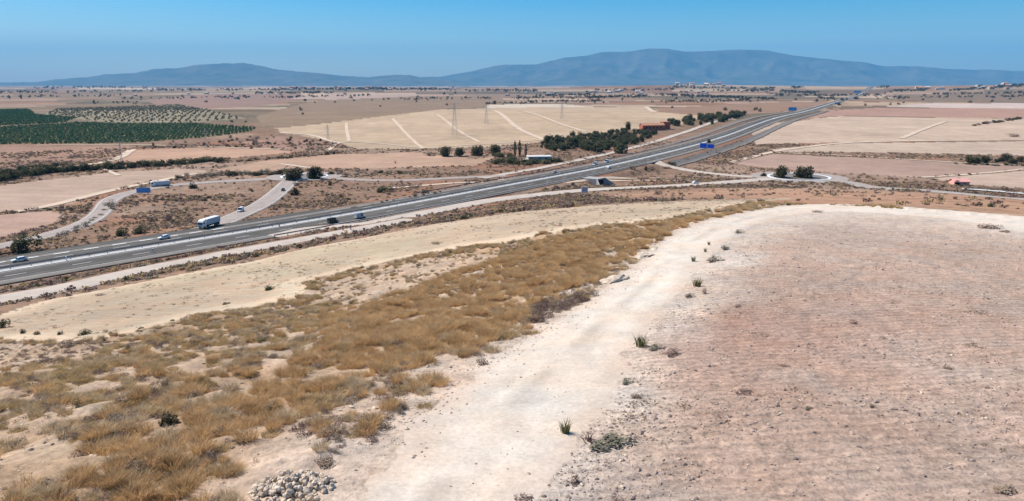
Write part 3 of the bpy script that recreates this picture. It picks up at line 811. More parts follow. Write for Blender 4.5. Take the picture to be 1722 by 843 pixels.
# minor roads
def road(c, hw, name, mat, label, cat, lines=False, lift=0.0):
    o = add(name, ribbon_mesh(name, c, [(-hw - .6, -0.14), (-hw, 0.0), (0, 0.04), (hw, 0.0), (hw + .6, -0.14)], lift, mat))
    tag(o, label, cat, kind='structure')
    if lines:
        for s_ in (-1, 1):
            add('edge_line', ribbon_mesh('edge_line', c, sorted([(s_ * (hw - 0.28), 0.03), (s_ * (hw - 0.12), 0.03)]), lift, M['paint']), parent=o)
    return o
road(R_A, 2.8, 'slip_road', M['minor'], 'pale slip road curving past the bare fields to the roundabout', 'road', True)
road(R_B, 3.4, 'slip_road', M['minor'], 'pale slip road from the roundabout down to the motorway', 'road', True, 0.03)
road(R_C, 2.4, 'minor_road', M['minor'], 'narrow road leaving the roundabout towards the underpass', 'road')
road(R_D, 3.1, 'minor_road', M['dirtroad'], 'long pale road along the foot of the hill', 'road', False, 0.02)
road(R_E, 3.1, 'minor_road', M['minor'], 'road leaving the roundabout past the pink roofed shed', 'road', True)
road(R_F, 2.4, 'minor_road', M['dirtroad'], 'pale lane from the roundabout to the motorway edge', 'road', False, 0.03)
road(R_G, 2.1, 'service_track', M['dirtroad'], 'pale dirt service track beside the motorway at the foot of the hill', 'track')
def disc(r0, r1, z, n=56, sy=1.0):
    v = []; f = []
    for k in range(n):
        a = 2 * math.pi * k / n
        v += [(r0 * math.cos(a), r0 * math.sin(a), z), (r1 * math.cos(a), r1 * math.sin(a), z)]
    for k in range(n):
        b = (k + 1) % n; f.append((2 * k, 2 * k + 1, 2 * b + 1, 2 * b))
    return v, f
def cyl_ring(r0, r1, z0, z1, n=56):
    v = []; f = []
    for k in range(n):
        a = 2 * math.pi * k / n; c, s = math.cos(a), math.sin(a)
        v += [(r0 * c, r0 * s, z0), (r0 * c, r0 * s, z1), (r1 * c, r1 * s, z1), (r1 * c, r1 * s, z0)]
    for k in range(n):
        b = (k + 1) % n
        for q in range(3): f.append((4 * k + q, 4 * b + q, 4 * b + q + 1, 4 * k + q + 1)[::-1])
    return v, f
def pd(name, vf): me = bpy.data.meshes.new(name); me.from_pydata(*[vf[0], [], vf[1]]); return me
for c, R, ri, lab in ((RB1, RB1R, 10.5, 'roundabout with two dark trees at the end of the slip road'), (RB2, RB2R, 13.5, 'roundabout with two round trees near the foot of the hill')):
    o = add('roundabout', pd('roundabout', disc(ri - 1, R, 0.0)), M['minor'], None, (c[0], c[1], c[2] + 0.07)); tag(o, lab, 'roundabout', kind='structure')
    add('kerb', pd('kerb', cyl_ring(ri - 0.9, ri + 0.3, -0.05, 0.16)), M['white'], o)
    v, f = disc(0.0, ri - 0.8, 0.13); me = pd('island', (v, f)); add('island', me, M['shoulder'], o)
# pale apron by the shed
c = smooth_curve(survey([(1618, 319), (1650, 321), (1690, 324), (1740, 329)], H)[:, :2], 4.0, 2)
tag(drape(c, 3.2, 'concrete_apron', M['concrete'], 0.3), 'bright concrete apron beside the road and the pink roofed shed', 'apron', kind='structure')
# farm tracks across the fields
TR = [([(582, 207), (584, 222), (587, 238)], 1.4, 'pale track down the left end of the large beige field'),
      ([(660, 200), (684, 226), (712, 251)], 1.4, 'pale straight track across the large beige field left of the pylon'),
      ([(735, 193), (768, 218), (808, 240)], 1.4, 'pale straight track passing the foot of the pylon'),
      ([(815, 184), (860, 207), (914, 235)], 2.4, 'pale track from the top of the rise down to the pine grove'),
      ([(872, 187), (930, 204), (985, 222)], 2.0, 'pale track across the upper beige field towards the grove'),
      ([(552, 254), (566, 242), (590, 239), (650, 243), (720, 250), (760, 246), (830, 242), (914, 235), (945, 227)], 1.4, 'pale track along the lower edge of the large beige field'),
      ([(470, 224), (520, 227), (566, 241)], 2.2, 'pale track round the rough plot'),
      ([(1086, 180), (1092, 184), (1100, 189)], 4.0, 'bright bare corner of the field by the motorway'),
      ([(1228, 274), (1300, 256), (1360, 247), (1420, 241), (1520, 238), (1722, 236)], 2.2, 'pale farm track between the right hand fields'),
      ([(1516, 233), (1550, 219), (1590, 205)], 2.2, 'pale track climbing the wide beige field'),
      ([(1300, 257), (1440, 263), (1560, 271), (1722, 279)], 1.5, 'thin pale track along the grey brown field'),
      ([(1550, 299), (1600, 296), (1660, 291), (1722, 285)], 1.4, 'pale track above the pink roofed shed'),
      ([(100, 282), (160, 276), (200, 266), (222, 252)], 2.6, 'pale sandy track between the rough ground and the orange field'),
      ([(0, 360), (60, 352), (120, 338), (200, 318), (300, 298), (330, 292)], 2.2, 'pale track between the two bare fields'),
      ([(60, 245), (220, 244), (420, 250), (480, 252)], 1.6, 'sandy track below the orchard'),
      ([(160, 281), (180, 287), (200, 296)], 1.2, 'short pale track crossing the pinkish field'),
      ([(470, 276), (500, 280), (530, 284)], 1.5, 'short track through the orange beige field'),
      ([(640, 318), (720, 312), (800, 306), (880, 305)], 1.6, 'bare pale scar along the foot of the motorway'),
      ([(950, 308), (1030, 303), (1100, 304), (1170, 305)], 1.3, 'pale bare strip in the scrub between the road and the motorway'),
      ([(985, 303), (1050, 299), (1110, 300)], 1.1, 'second pale bare strip in the scrub below the motorway')]
for k, (px, w_, lb) in enumerate(TR):
    c = smooth_curve(survey(px, H)[:, :2], 6.0, 3)
    tag(drape(c, w_, 'farm_track', M['farmtrack'], 0.08), lb, 'track', kind='structure')
# frontage road beyond the motorway, by the grove
c = smooth_curve(np.array([mw_at(S_MW[mw_point(930, 300)[0]] + q, 34 + 0.02 * q)[0][:2] for q in range(0, 620, 40)]), 8.0, 2)
tag(drape(c, 2.6, 'frontage_road', M['dirtroad'], 0.1), 'pale frontage road between the grove and the motorway', 'road', kind='structure')
c = smooth_curve(np.array([mw_at(S_MW[mw_point(940, 298)[0]] + q, 21 + 0.004 * q)[0][:2] for q in range(0, 1200, 40)]), 8.0, 2)
tag(drape(c, 3.2, 'frontage_road', M['shoulder'], 0.25), 'grey slip lane beside the motorway on the grove side', 'road', kind='structure')
c = smooth_curve(np.array([mw_at(S_MW[mw_point(1090, 270)[0]] + q, -20 - 0.004 * q)[0][:2] for q in range(0, 900, 40)]), 8.0, 2)
tag(drape(c, 3.0, 'frontage_road', M['shoulder'], 0.25), 'grey slip lane beside the motorway on the beige field side', 'road', kind='structure')

# ---------------------------------------------------------------- vegetation
def foliage_mat(name, c0, c1, tip=None, transl=0.0):
    """c0..c1 by instance; tip colour toward the top of the plant"""
    m, n, l = nt(name)
    oi = n.new('ShaderNodeObjectInfo'); tc = n.new('ShaderNodeTexCoord')
    c = mixc(n, l, tuple(c0), tuple(c1), oi.outputs['Random'])
    f = noise(n, l, tc.outputs['Object'], 3.0, 3, 0.6)
    c = mixc(n, l, c, ramp(n, l, f, [(0.3, 0.7), (0.7, 1.3)]), 1.0, 'MULTIPLY')
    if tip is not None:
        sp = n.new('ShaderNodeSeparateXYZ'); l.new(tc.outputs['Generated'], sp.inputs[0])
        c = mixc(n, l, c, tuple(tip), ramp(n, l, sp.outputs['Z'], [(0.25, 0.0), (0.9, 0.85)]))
    finish(m, n, l, c, 0.9, None, spec=0.1)
    if transl:
        tb = n.new('ShaderNodeBsdfTranslucent'); l.new(c, tb.inputs['Color'])
        mx_ = n.new('ShaderNodeMixShader'); mx_.inputs[0].default_value = transl
        out = next(q for q in n if q.type == 'OUTPUT_MATERIAL'); pb = next(q for q in n if q.type == 'BSDF_PRINCIPLED')
        l.new(pb.outputs[0], mx_.inputs[1]); l.new(tb.outputs[0], mx_.inputs[2]); l.new(mx_.outputs[0], out.inputs['Surface'])
    return m
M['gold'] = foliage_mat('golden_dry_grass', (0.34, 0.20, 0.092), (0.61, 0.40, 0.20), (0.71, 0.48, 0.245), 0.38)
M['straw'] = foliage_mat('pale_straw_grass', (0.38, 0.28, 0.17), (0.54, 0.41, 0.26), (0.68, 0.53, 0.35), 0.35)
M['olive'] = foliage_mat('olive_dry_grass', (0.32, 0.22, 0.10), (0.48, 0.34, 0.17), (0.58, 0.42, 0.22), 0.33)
M['twig'] = foliage_mat('grey_brown_twigs', (0.26, 0.19, 0.14), (0.38, 0.29, 0.21), None, 0.25)
M['mauve'] = foliage_mat('dark_mauve_twigs', (0.17, 0.11, 0.095), (0.26, 0.17, 0.145), None, 0.2)
M['green'] = foliage_mat('dull_green_leaves', (0.085, 0.088, 0.042), (0.13, 0.125, 0.065), None, 0.2)
M['greygreen'] = foliage_mat('grey_green_leaves', (0.16, 0.15, 0.105), (0.24, 0.22, 0.16), None, 0.2)
M['pine'] = foliage_mat('dark_pine_needles', (0.075, 0.084, 0.044), (0.12, 0.122, 0.066), None, 0.3)
M['orchard'] = foliage_mat('citrus_leaves', (0.038, 0.10, 0.050), (0.075, 0.15, 0.075), None, 0.3)
M['stone'] = plain('pale_limestone', (0.54, 0.44, 0.34), 0.9, 0.1, 0.14, 3.0, rand=0.22)
M['rock'] = plain('weathered_pale_rock', (0.50, 0.41, 0.32), 0.95, 0.1, 0.25, 2.0)
M['clod'] = plain('dry_soil_clod', (0.33, 0.25, 0.21), 0.95, 0.05, 0.15, 3.0, rand=0.25)

def grass_mesh(name, seed, n, h, spread, lean, wd, mat):
    r = np.random.default_rng(seed); v = []; f = []
    for k in range(n):
        a = r.uniform(0, 2 * math.pi); rad = spread * math.sqrt(r.uniform(0, 1)) * 0.55
        b = np.array([rad * math.cos(a), rad * math.sin(a), -0.06])
        da = a + r.normal(0, 0.7); le = lean * (0.3 + 0.9 * r.uniform()) * (0.5 + rad / (spread + 1e-6))
        hh = h * r.uniform(0.55, 1.05)
        d = np.array([math.cos(da), math.sin(da), 0]) * le * hh
        mid = b + d * 0.35 + np.array([0, 0, hh * 0.6]); tip = b + d * 1.15 + np.array([0, 0, hh * r.uniform(0.82, 1.05)])
        ta = r.uniform(0, math.pi); t = np.array([math.cos(ta), math.sin(ta), 0]) * wd * r.uniform(0.6, 1.3)
        i = len(v); v += [b - t * 0.8, b + t * 0.8, mid + t, mid - t, tip]
        f += [(i, i + 1, i + 2, i + 3), (i + 3, i + 2, i + 4)]
    me = bpy.data.meshes.new(name); me.from_pydata([tuple(q) for q in v], [], f); me.materials.append(mat); return me
def bush_mesh(name, seed, n, rx, rz, leaf, mat, clumps=7, z0=0.0, gap=0.0, top=1.0):
    """leaf-sized faces in uneven clumps"""
    r = np.random.default_rng(seed)
    cl = []
    for k in range(clumps):
        a = r.uniform(0, 2 * math.pi); q = math.sqrt(r.uniform(0, 1)) * 0.68
        zz = r.uniform(0.12, 0.78) * (1 - 0.35 * q)
        cl.append((q * math.cos(a) * rx, q * math.sin(a) * rx, z0 + zz * rz, r.uniform(0.30, 0.50)))
    v = []; f = []
    for k in range(n):
        c = cl[r.integers(len(cl))]
        d = r.normal(0, 1, 3); d /= np.linalg.norm(d) + 1e-9
        rr_ = c[3] * (0.55 + 0.5 * r.uniform() ** 0.5)
        p = np.array([c[0] + d[0] * rr_ * rx, c[1] + d[1] * rr_ * rx, max(z0 - 0.02 * rz, c[2] + d[2] * rr_ * rz * 0.85)])
        nrm = d * 0.6 + r.normal(0, 0.5, 3) + np.array([0, 0, 0.35]); nrm /= np.linalg.norm(nrm) + 1e-9
        t = np.cross(nrm, r.normal(0, 1, 3)); t /= np.linalg.norm(t) + 1e-9; b = np.cross(nrm, t)
        s = leaf * r.uniform(0.6, 1.35); i = len(v)
        v += [p - t * s, p + b * s * 0.6, p + t * s, p - b * s * 0.6]; f.append((i, i + 1, i + 2, i + 3))
    me = bpy.data.meshes.new(name); me.from_pydata([tuple(map(float, q)) for q in v], [], f); me.materials.append(mat); return me
def rock_mesh(name, seed, sx, sy, sz, mat, sub=2):
    bm = bmesh.new(); bmesh.ops.create_icosphere(bm, subdivisions=sub, radius=1.0)
    r = np.random.default_rng(seed); off = r.uniform(0, 50, 3)
    pl = [(Vector(r.normal(0, 1, 3)).normalized(), r.uniform(0.55, 0.85)) for _ in range(7)]
    for q in bm.verts:
        for nrm, d in pl:
            e = q.co.dot(nrm) - d
            if e > 0: q.co -= nrm * e
        q.co *= 1 + (0.06 * r.normal() + 0.35 * (math.sin(q.co.x * 7 + off[0]) * math.sin(q.co.y * 6 + off[1]) * math.sin(q.co.z * 5 + off[2]))) * (sub > 1)
        q.co.x *= sx; q.co.y *= sy; q.co.z *= sz
    me = bpy.data.meshes.new(name); bm.to_mesh(me); bm.free(); me.materials.append(mat); return me
def trunk_mesh(name, seed, h, r0, mat, limbs=4):
    r = np.random.default_rng(seed); v = []; f = []
    def tube(p0, p1, ra, rb):
        d = np.array(p1) - np.array(p0); d = d / (np.linalg.norm(d) + 1e-9); t = np.cross(d, (0.3, 0.9, 0.2)); t /= np.linalg.norm(t); b = np.cross(d, t)
        i = len(v)
        for p, q in ((p0, ra), (p1, rb)):
            for k in range(6):
                a = math.pi / 3 * k; v.append(tuple(np.array(p) + (t * math.cos(a) + b * math.sin(a)) * q))
        for k in range(6):
            k2 = (k + 1) % 6; f.append((i + k, i + k2, i + 6 + k2, i + 6 + k))
    tube((0, 0, -0.3), (0.05 * h, 0, h * 0.55), r0, r0 * 0.6)
    for k in range(limbs):
        a = 2 * math.pi * k / limbs + r.uniform(-.4, .4)
        tube((0.04 * h, 0, h * r.uniform(0.38, 0.52)), (math.cos(a) * h * 0.32, math.sin(a) * h * 0.32, h * r.uniform(0.72, 0.9)), r0 * 0.5, r0 * 0.18)
    me = bpy.data.meshes.new(name); me.from_pydata(v, [], f); me.materials.append(mat); return me

def scatter(name, pts, scl, rot, idx, protos, label, cat):
    """uncountable ground cover: one object, instances of small meshes"""
    pts = np.asarray(pts, float); N = len(pts)
    me = bpy.data.meshes.new(name); me.vertices.add(N); me.vertices.foreach_set('co', pts.astype(np.float32).ravel())
    for nm, arr, ty in (('scl', scl, 'FLOAT'), ('rot', rot, 'FLOAT'), ('pick', idx, 'INT')):
        a = me.attributes.new(nm, ty, 'POINT'); a.data.foreach_set('value', np.asarray(arr, np.int32 if ty == 'INT' else np.float32))
    o = add(name, me)
    col = bpy.data.collections.new(name + '_kinds')
    for k, p in enumerate(protos):
        q = bpy.data.objects.new('%s_kind_%02d' % (name, k), p); col.objects.link(q)
    g = bpy.data.node_groups.new(name, 'GeometryNodeTree')
    g.interface.new_socket('Geometry', in_out='INPUT', socket_type='NodeSocketGeometry')
    g.interface.new_socket('Geometry', in_out='OUTPUT', socket_type='NodeSocketGeometry')
    N_ = g.nodes; L = g.links
    gi = N_.new('NodeGroupInput'); go = N_.new('NodeGroupOutput')
    ip = N_.new('GeometryNodeInstanceOnPoints'); ci = N_.new('GeometryNodeCollectionInfo')
    ci.inputs['Collection'].default_value = col; ci.inputs['Separate Children'].default_value = True; ci.inputs['Reset Children'].default_value = True
    L.new(gi.outputs[0], ip.inputs['Points']); L.new(ci.outputs[0], ip.inputs['Instance']); ip.inputs['Pick Instance'].default_value = True
    def named(nm, ty):
        q = N_.new('GeometryNodeInputNamedAttribute'); q.data_type = ty; q.inputs['Name'].default_value = nm; return q.outputs['Attribute']
    L.new(named('pick', 'INT'), ip.inputs['Instance Index'])
    cx_ = N_.new('ShaderNodeCombineXYZ'); L.new(named('rot', 'FLOAT'), cx_.inputs['Z']); L.new(cx_.outputs[0], ip.inputs['Rotation'])
    L.new(named('scl', 'FLOAT'), ip.inputs['Scale'])
    L.new(ip.outputs[0], go.inputs[0])
    o.modifiers.new('instances', 'NODES').node_group = g
    tag(o, label, cat, kind='stuff'); return o

# kinds of tussock and scrub
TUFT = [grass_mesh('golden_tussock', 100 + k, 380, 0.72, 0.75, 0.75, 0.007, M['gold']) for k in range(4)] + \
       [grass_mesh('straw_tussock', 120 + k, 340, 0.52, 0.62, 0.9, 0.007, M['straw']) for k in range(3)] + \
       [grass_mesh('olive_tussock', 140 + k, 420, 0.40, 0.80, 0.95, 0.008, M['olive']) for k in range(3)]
SCRUB = [bush_mesh('twiggy_scrub', 160 + k, 620, 0.50, 0.40, 0.026, M['twig'], 6) for k in range(3)] + \
        [bush_mesh('mauve_scrub', 170 + k, 520, 0.44, 0.32, 0.026, M['mauve'], 5) for k in range(2)] + \
        [bush_mesh('green_scrub', 180 + k, 600, 0.45, 0.45, 0.028, M['green'], 6) for k in range(2)]
KINDS = TUFT + SCRUB                # 0-3 gold, 4-6 straw, 7-9 olive, 10-12 twig, 13-14 mauve, 15-16 green
GOLD_P = pxpoly([(40, 880), (200, 745), (330, 690), (460, 630), (560, 572), (540, 535), (700, 484), (830, 436), (950, 397), (1080, 380), (1200, 364), (1262, 352), (1150, 388), (1080, 424), (1040, 448), (1000, 478), (900, 520), (860, 562), (780, 596), (650, 622), (560, 662), (480, 712), (380, 775), (280, 860)], 12)
SPARSE_P = pxpoly([(515, 494), (600, 458), (850, 412), (840, 432), (700, 482), (570, 512)], 12)
LEFT_P = pxpoly([(-150, 592), (0, 578), (150, 580), (230, 572), (150, 600), (0, 622), (-150, 650)], 12)
BARES = [pxpoly(b, 8) for b in ([(285, 712), (330, 684), (440, 630), (452, 642), (345, 700), (290, 724)], [(157, 775), (225, 738), (294, 710), (300, 720), (230, 752), (165, 788)], [(489, 600), (520, 578), (552, 566), (556, 576), (505, 604)],
         [(775, 470), (800, 455), (822, 452), (820, 465), (790, 475)], [(380, 560), (420, 545), (450, 540), (430, 555)], [(60, 700), (110, 680), (130, 690), (80, 712)], [(840, 520), (860, 505), (900, 495), (905, 505), (870, 520)])]
ROCKS = [(1032, 466, 60, 22), (948, 492, 70, 26), (855, 555, 42, 20), (1085, 428, 50, 12), (690, 520, 26, 14), (805, 460, 34, 12), (545, 572, 34, 14), (1098, 415, 40, 9)]
cell = 0.36
gx, gy = np.meshgrid(np.arange(-95, 46, cell), np.arange(4, 112, cell))
gx = (gx + rng.uniform(-.5, .5, gx.shape) * cell).ravel(); gy = (gy + rng.uniform(-.5, .5, gy.shape) * cell).ravel()
k = inpoly(gx, gy, HILL_POLY); gx, gy = gx[k], gy[k]
ang = np.abs(np.degrees(np.arctan2(gx, gy))); k = ang < 43; gx, gy = gx[k], gy[k]
gold = inpoly(gx, gy, GOLD_P); sparse = inpoly(gx, gy, SPARSE_P); leftp = inpoly(gx, gy, LEFT_P)
bare = np.zeros(len(gx), bool)
for b in BARES: bare |= inpoly(gx, gy, b)
dle, _ = pdist(gx, gy, LE)
clump = fbm(gx / 1.5, gy / 1.5, 201, 3); contour = fbm((gx * 0.8 + gy * 0.6) / 5, (-gx * 0.6 + gy * 0.8) / 1.5, 205, 3)
left_of = gx < -0.25 * gy - 3
nearpath = (~gold) & (~sparse) & (dle < 13) & (gy < 60)
dens = np.where(gold, 0.74 + 0.8 * (clump - 0.42), np.where(sparse, 0.20 * (clump > 0.42), np.where(leftp, 0.28, np.where(nearpath, 0.80 * sstep(0.41, 0.53, clump), 0.64 * sstep(0.38, 0.52, 0.6 * clump + 0.4 * contour)))))
dens = np.where(bare, 0.02, dens) * sstep(0.1, 1.6, dle + rng.uniform(-0.4, 0.8, len(gx)))
dens = dens * np.where(gold, sstep(0.24, 0.40, contour) * 0.92 + 0.08, 1)
_pp = survey([(492, 822)], Hbase)[0]
dens = np.maximum(dens, 0.15 * sstep(0.4, 1.6, dle) * (clump > 0.38))
dens = np.where(np.hypot(gx - _pp[0], gy - _pp[1]) < 1.15, 0, dens)
keep = rng.uniform(size=len(gx)) < dens
gx, gy, gold, sparse, leftp, nearpath, clump, dle = [q[keep] for q in (gx, gy, gold, sparse, leftp, nearpath, clump, dle)]
N = len(gx); u = rng.uniform(size=N); kind = np.zeros(N, int)
pick = lambda a, b: rng.integers(a, b, N)
kind = np.where(gold, np.where(u < 0.66, pick(0, 4), np.where(u < 0.76, pick(4, 7), np.where(u < 0.84, pick(7, 10), np.where(u < 0.95, pick(10, 13), pick(13, 15))))),
       np.where(sparse, np.where(u < 0.45, pick(10, 13), np.where(u < 0.7, pick(7, 10), np.where(u < 0.85, pick(13, 15), pick(4, 7)))),
       np.where(leftp, np.where(u < 0.5, pick(13, 15), pick(10, 13)),
       np.where(nearpath, np.where(u < 0.22, pick(4, 7), np.where(u < 0.40, pick(0, 4), np.where(u < 0.56, pick(7, 10), np.where(u < 0.86, pick(10, 13), pick(13, 15))))),
                np.where(u < 0.42, pick(7, 10), np.where(u < 0.56, pick(4, 7), np.where(u < 0.80, pick(10, 13), np.where(u < 0.89, pick(0, 4), np.where(u < 0.97, pick(13, 15), pick(15, 17))))))))))
scl = rng.uniform(0.34, 0.85, N) * np.where(kind < 4, 0.85, 0.95) * np.where(sparse | leftp, 0.8, 1.0) * (0.75 + 0.5 * clump)
gz = Hs(gx, gy) - 0.02
P = np.c_[gx, gy, gz]; rot = rng.uniform(0, 6.28, N)
# the ones that show largest stand as individuals
tanx = gx / (gy * 0.975 + 6); vis = (np.abs(tanx) < 0.72) & (gy > 12)
size = scl / np.hypot(gx, gy) * np.where(dle < 7, 1.5, 1.0) * vis
big = np.argsort(-size)[:300]
ind = np.zeros(N, bool); ind[big] = True
INFO = [('golden_tussock', 'tall golden dry grass tussock on the hillside by the pale track', 'grass tussock', 'golden grass tussocks on the slope')] * 4 + \
       [('straw_tussock', 'pale straw coloured grass tussock on stony ground by the track', 'grass tussock', 'straw tussocks on the slope')] * 3 + \
       [('olive_tussock', 'low rounded olive brown grass mound on the slope', 'grass tussock', 'olive grass mounds on the slope')] * 3 + \
       [('twiggy_shrub', 'small grey brown twiggy shrub on bare stony soil of the slope', 'shrub', 'grey brown twiggy shrubs on the slope')] * 3 + \
       [('mauve_shrub', 'small dark mauve dead shrub on the slope', 'shrub', 'dark mauve dead shrubs on the slope')] * 2 + \
       [('green_shrub', 'small dull green shrub on the grassy slope', 'shrub', 'small green shrubs on the slope')] * 2
for q in big:
    nm, lb, ct, gp = INFO[kind[q]]
    o = add(nm, KINDS[kind[q]], None, None, tuple(P[q])); o.scale = (scl[q],) * 3; o.rotation_euler = (0, 0, rot[q]); tag(o, lb, ct, gp)
m_ = ~ind
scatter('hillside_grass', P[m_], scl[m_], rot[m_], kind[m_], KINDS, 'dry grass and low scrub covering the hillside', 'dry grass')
# mauve dead scrub by the track bend
q = pxpoly([(885, 545), (900, 515), (960, 500), (1000, 492), (985, 508), (930, 530), (905, 548)], 8)
x0, y0 = q.min(0); x1, y1 = q.max(0); n_ = 500
mx = rng.uniform(x0, x1, n_); my = rng.uniform(y0, y1, n_); kk = inpoly(mx, my, q); mx, my = mx[kk][:70], my[kk][:70]
scatter('dead_scrub', np.c_[mx, my, Hs(mx, my)], rng.uniform(0.5, 1.1, len(mx)), rng.uniform(0, 6, len(mx)), rng.integers(11, 15, len(mx)), KINDS, 'dark mauve dead scrub beside the bend of the pale track', 'scrub')

# valley and lower-slope scrub
BSC = [bush_mesh('far_scrub', 300 + k, 46, 0.75, 0.62, 0.17, M[mt], 5) for k, mt in enumerate(['twig', 'twig', 'mauve', 'green', 'greygreen', 'olive'])]
NP_ = 34000
a_ = rng.uniform(-40, 40, NP_ * 3) * math.pi / 180; r_ = np.sqrt(rng.uniform(75 ** 2, 560 ** 2, NP_ * 3)); r_ = np.where(rng.uniform(size=NP_ * 3) < 0.45, rng.uniform(75, 300, NP_ * 3), r_)
sx, sy = r_ * np.sin(a_), r_ * np.cos(a_)
ok = ~inpoly(sx, sy, HILL_POLY) & ~inpoly(sx, sy, PATH_POLY) & ~inpoly(sx, sy, PLOUGH_POLY) & ~inpoly(sx, sy, TERR_POLY)
for p in FIELD_POLYS[:11] + FIELD_POLYS[12:18] + [ORCH1, ORCH2, ORCH3]: ok &= ~inpoly(sx, sy, p)
ok &= np.abs(sx - np.interp(sy, MWAY[:, 1], MWAY[:, 0])) * np.interp(sy, MWAY[:, 1], MW_D[:, 1]) > 16.8
sx, sy = sx[ok], sy[ok]; ok = np.ones(len(sx), bool)
for c, hw in ROADS:
    d, _ = pdist(sx, sy, c[::2]); ok &= d > hw + 1.0
for c, R in ((RB1, RB1R), (RB2, RB2R)): ok &= np.hypot(sx - c[0], sy - c[1]) > R + 1
ok &= ~((sx > 30) & (np.hypot(sx, sy) < 275) & (rng.uniform(size=len(sx)) < 0.93))
ok &= rng.uniform(size=len(sx)) < (0.10 + 0.8 * sstep(0.42, 0.62, fbm(sx / 16, sy / 16, 221, 3))) * np.where(np.hypot(sx, sy) < 230, 0.5, 1.25)
sx, sy = sx[ok][:NP_], sy[ok][:NP_]
n_ = len(sx); u = rng.uniform(size=n_)
kd = np.where(u < 0.34, 0, np.where(u < 0.56, 1, np.where(u < 0.72, 2, np.where(u < 0.80, 3, np.where(u < 0.88, 4, 5)))))
sc_ = rng.uniform(0.35, 1.0, n_) ** 1.5 * np.where(np.hypot(sx, sy) > 280, 1.5, 1.15) + 0.12
scatter('valley_scrub', np.c_[sx, sy, H(sx, sy) - 0.04], sc_, rng.uniform(0, 6.28, n_), kd, BSC, 'low brown and grey scrub dotted over the valley ground', 'scrub')

# clods, stones and stubble on the ploughed field; gravel beside the track
CL = [rock_mesh('clod', 400 + k, 0.062, 0.045, 0.035, M['clod'], 1) for k in range(3)] + [rock_mesh('pale_stone', 410 + k, 0.04, 0.034, 0.026, M['stone'], 1) for k in range(2)] + \
     [bush_mesh('stubble', 420 + k, 60, 0.20, 0.06, 0.016, M['twig'], 5) for k in range(2)]
n_ = 40000
a_ = rng.uniform(-14, 40, n_) * math.pi / 180; r_ = 12 + rng.uniform(0, 1, n_) ** 1.35 * 62
cx_, cy_ = r_ * np.sin(a_), r_ * np.cos(a_)
ok = inpoly(cx_, cy_, PLOUGH_POLY) & (rng.uniform(size=n_) < 0.12 + 0.88 * sstep(0.42, 0.66, fbm(cx_ / 5, cy_ / 2.2, 231, 3)))
cx_, cy_ = cx_[ok], cy_[ok]; n_ = len(cx_); u = rng.uniform(size=n_)
kd = np.where(u < 0.66, rng.integers(0, 3, n_), np.where(u < 0.955, rng.integers(3, 5, n_), rng.integers(5, 7, n_)))
scatter('clods_and_stones', np.c_[cx_, cy_, Hs(cx_, cy_) + 0.005], np.clip(0.3 + rng.exponential(0.33, n_), 0.25, 2.6) * np.where(u > 0.955, rng.uniform(0.6, 1.3, n_), 1), rng.uniform(0, 6.28, n_), kd, CL, 'soil clods, pale stones and stubble strewn over the ploughed field', 'clods')
t_ = rng.uniform(0.02, 0.62, 2600); e_ = densify(LE[3:], n=1000); ei = (t_ * 999).astype(int)
nl, _ = normals2(e_); of = rng.normal(0.5, 0.8, len(t_))
qx = e_[ei, 0] + nl[ei, 0] * of; qy = e_[ei, 1] + nl[ei, 1] * of
scatter('track_gravel', np.c_[qx, qy, Hs(qx, qy) + 0.005], rng.uniform(0.3, 1.5, len(qx)) ** 1.3, rng.uniform(0, 6.28, len(qx)), rng.integers(3, 5, len(qx)), CL, 'pale gravel along the edge of the marl track', 'gravel')

x0, y0 = TERR_POLY.min(0); x1, y1 = TERR_POLY.max(0)
tx = rng.uniform(x0, x1, 9000); ty = rng.uniform(y0, y1, 9000)
k = inpoly(tx, ty, TERR_POLY) & (rng.uniform(size=9000) < sstep(0.45, 0.7, fbm(tx / 6, ty / 6, 241, 3)) + 0.08); tx, ty = tx[k], ty[k]
scatter('field_weeds', np.c_[tx, ty, H(tx, ty)], rng.uniform(0.6, 2.2, len(tx)), rng.uniform(0, 6.28, len(tx)), rng.integers(5, 7, len(tx)), CL, 'sparse dry weeds and stubble on the pale fallow field', 'stubble')

hx = rng.uniform(-70, 40, 60000); hy = 10 + 85 * rng.uniform(size=60000) ** 1.5
k = inpoly(hx, hy, HILL_POLY) & (rng.uniform(size=60000) < 0.10 + 0.9 * sstep(0.46, 0.66, fbm(hx / 1.8, hy / 1.8, 251, 3))); hx, hy = hx[k][:15000], hy[k][:15000]
n_ = len(hx); u = rng.uniform(size=n_)
scatter('hillside_stones', np.c_[hx, hy, Hs(hx, hy) + 0.004], np.clip(0.3 + rng.exponential(0.5, n_), 0.3, 3.2), rng.uniform(0, 6.28, n_), np.where(u < 0.62, rng.integers(3, 5, n_), np.where(u < 0.8, rng.integers(0, 3, n_), rng.integers(5, 7, n_))), CL, 'pale stones, clods and dry litter strewn between the grass of the hillside', 'stones')

gx_, gy_ = rng.uniform(-8, 40, 16000), 12 + 60 * rng.uniform(size=16000) ** 1.4
k = inpoly(gx_, gy_, PATH_POLY) & (rng.uniform(size=16000) < 0.05 + sstep(0.5, 0.7, fbm(gx_ / 1.3, gy_ / 3.0, 261, 3))); gx_, gy_ = gx_[k], gy_[k]
scatter('track_stones', np.c_[gx_, gy_, Hs(gx_, gy_)], np.clip(0.2 + rng.exponential(0.25, len(gx_)), 0.2, 1.6), rng.uniform(0, 6.28, len(gx_)), rng.integers(2, 5, len(gx_)), CL, 'small loose stones lying on the pale marl track', 'stones')

# ---------------------------------------------------------------- placing things
def spot(u, v): return survey([(u, v)], H)[0]
def depth_of(p): return p[1] * math.cos(PITCH) + (CAM_Z - p[2]) * math.sin(PITCH)
def metres(px, p): return px * depth_of(p) / FPX

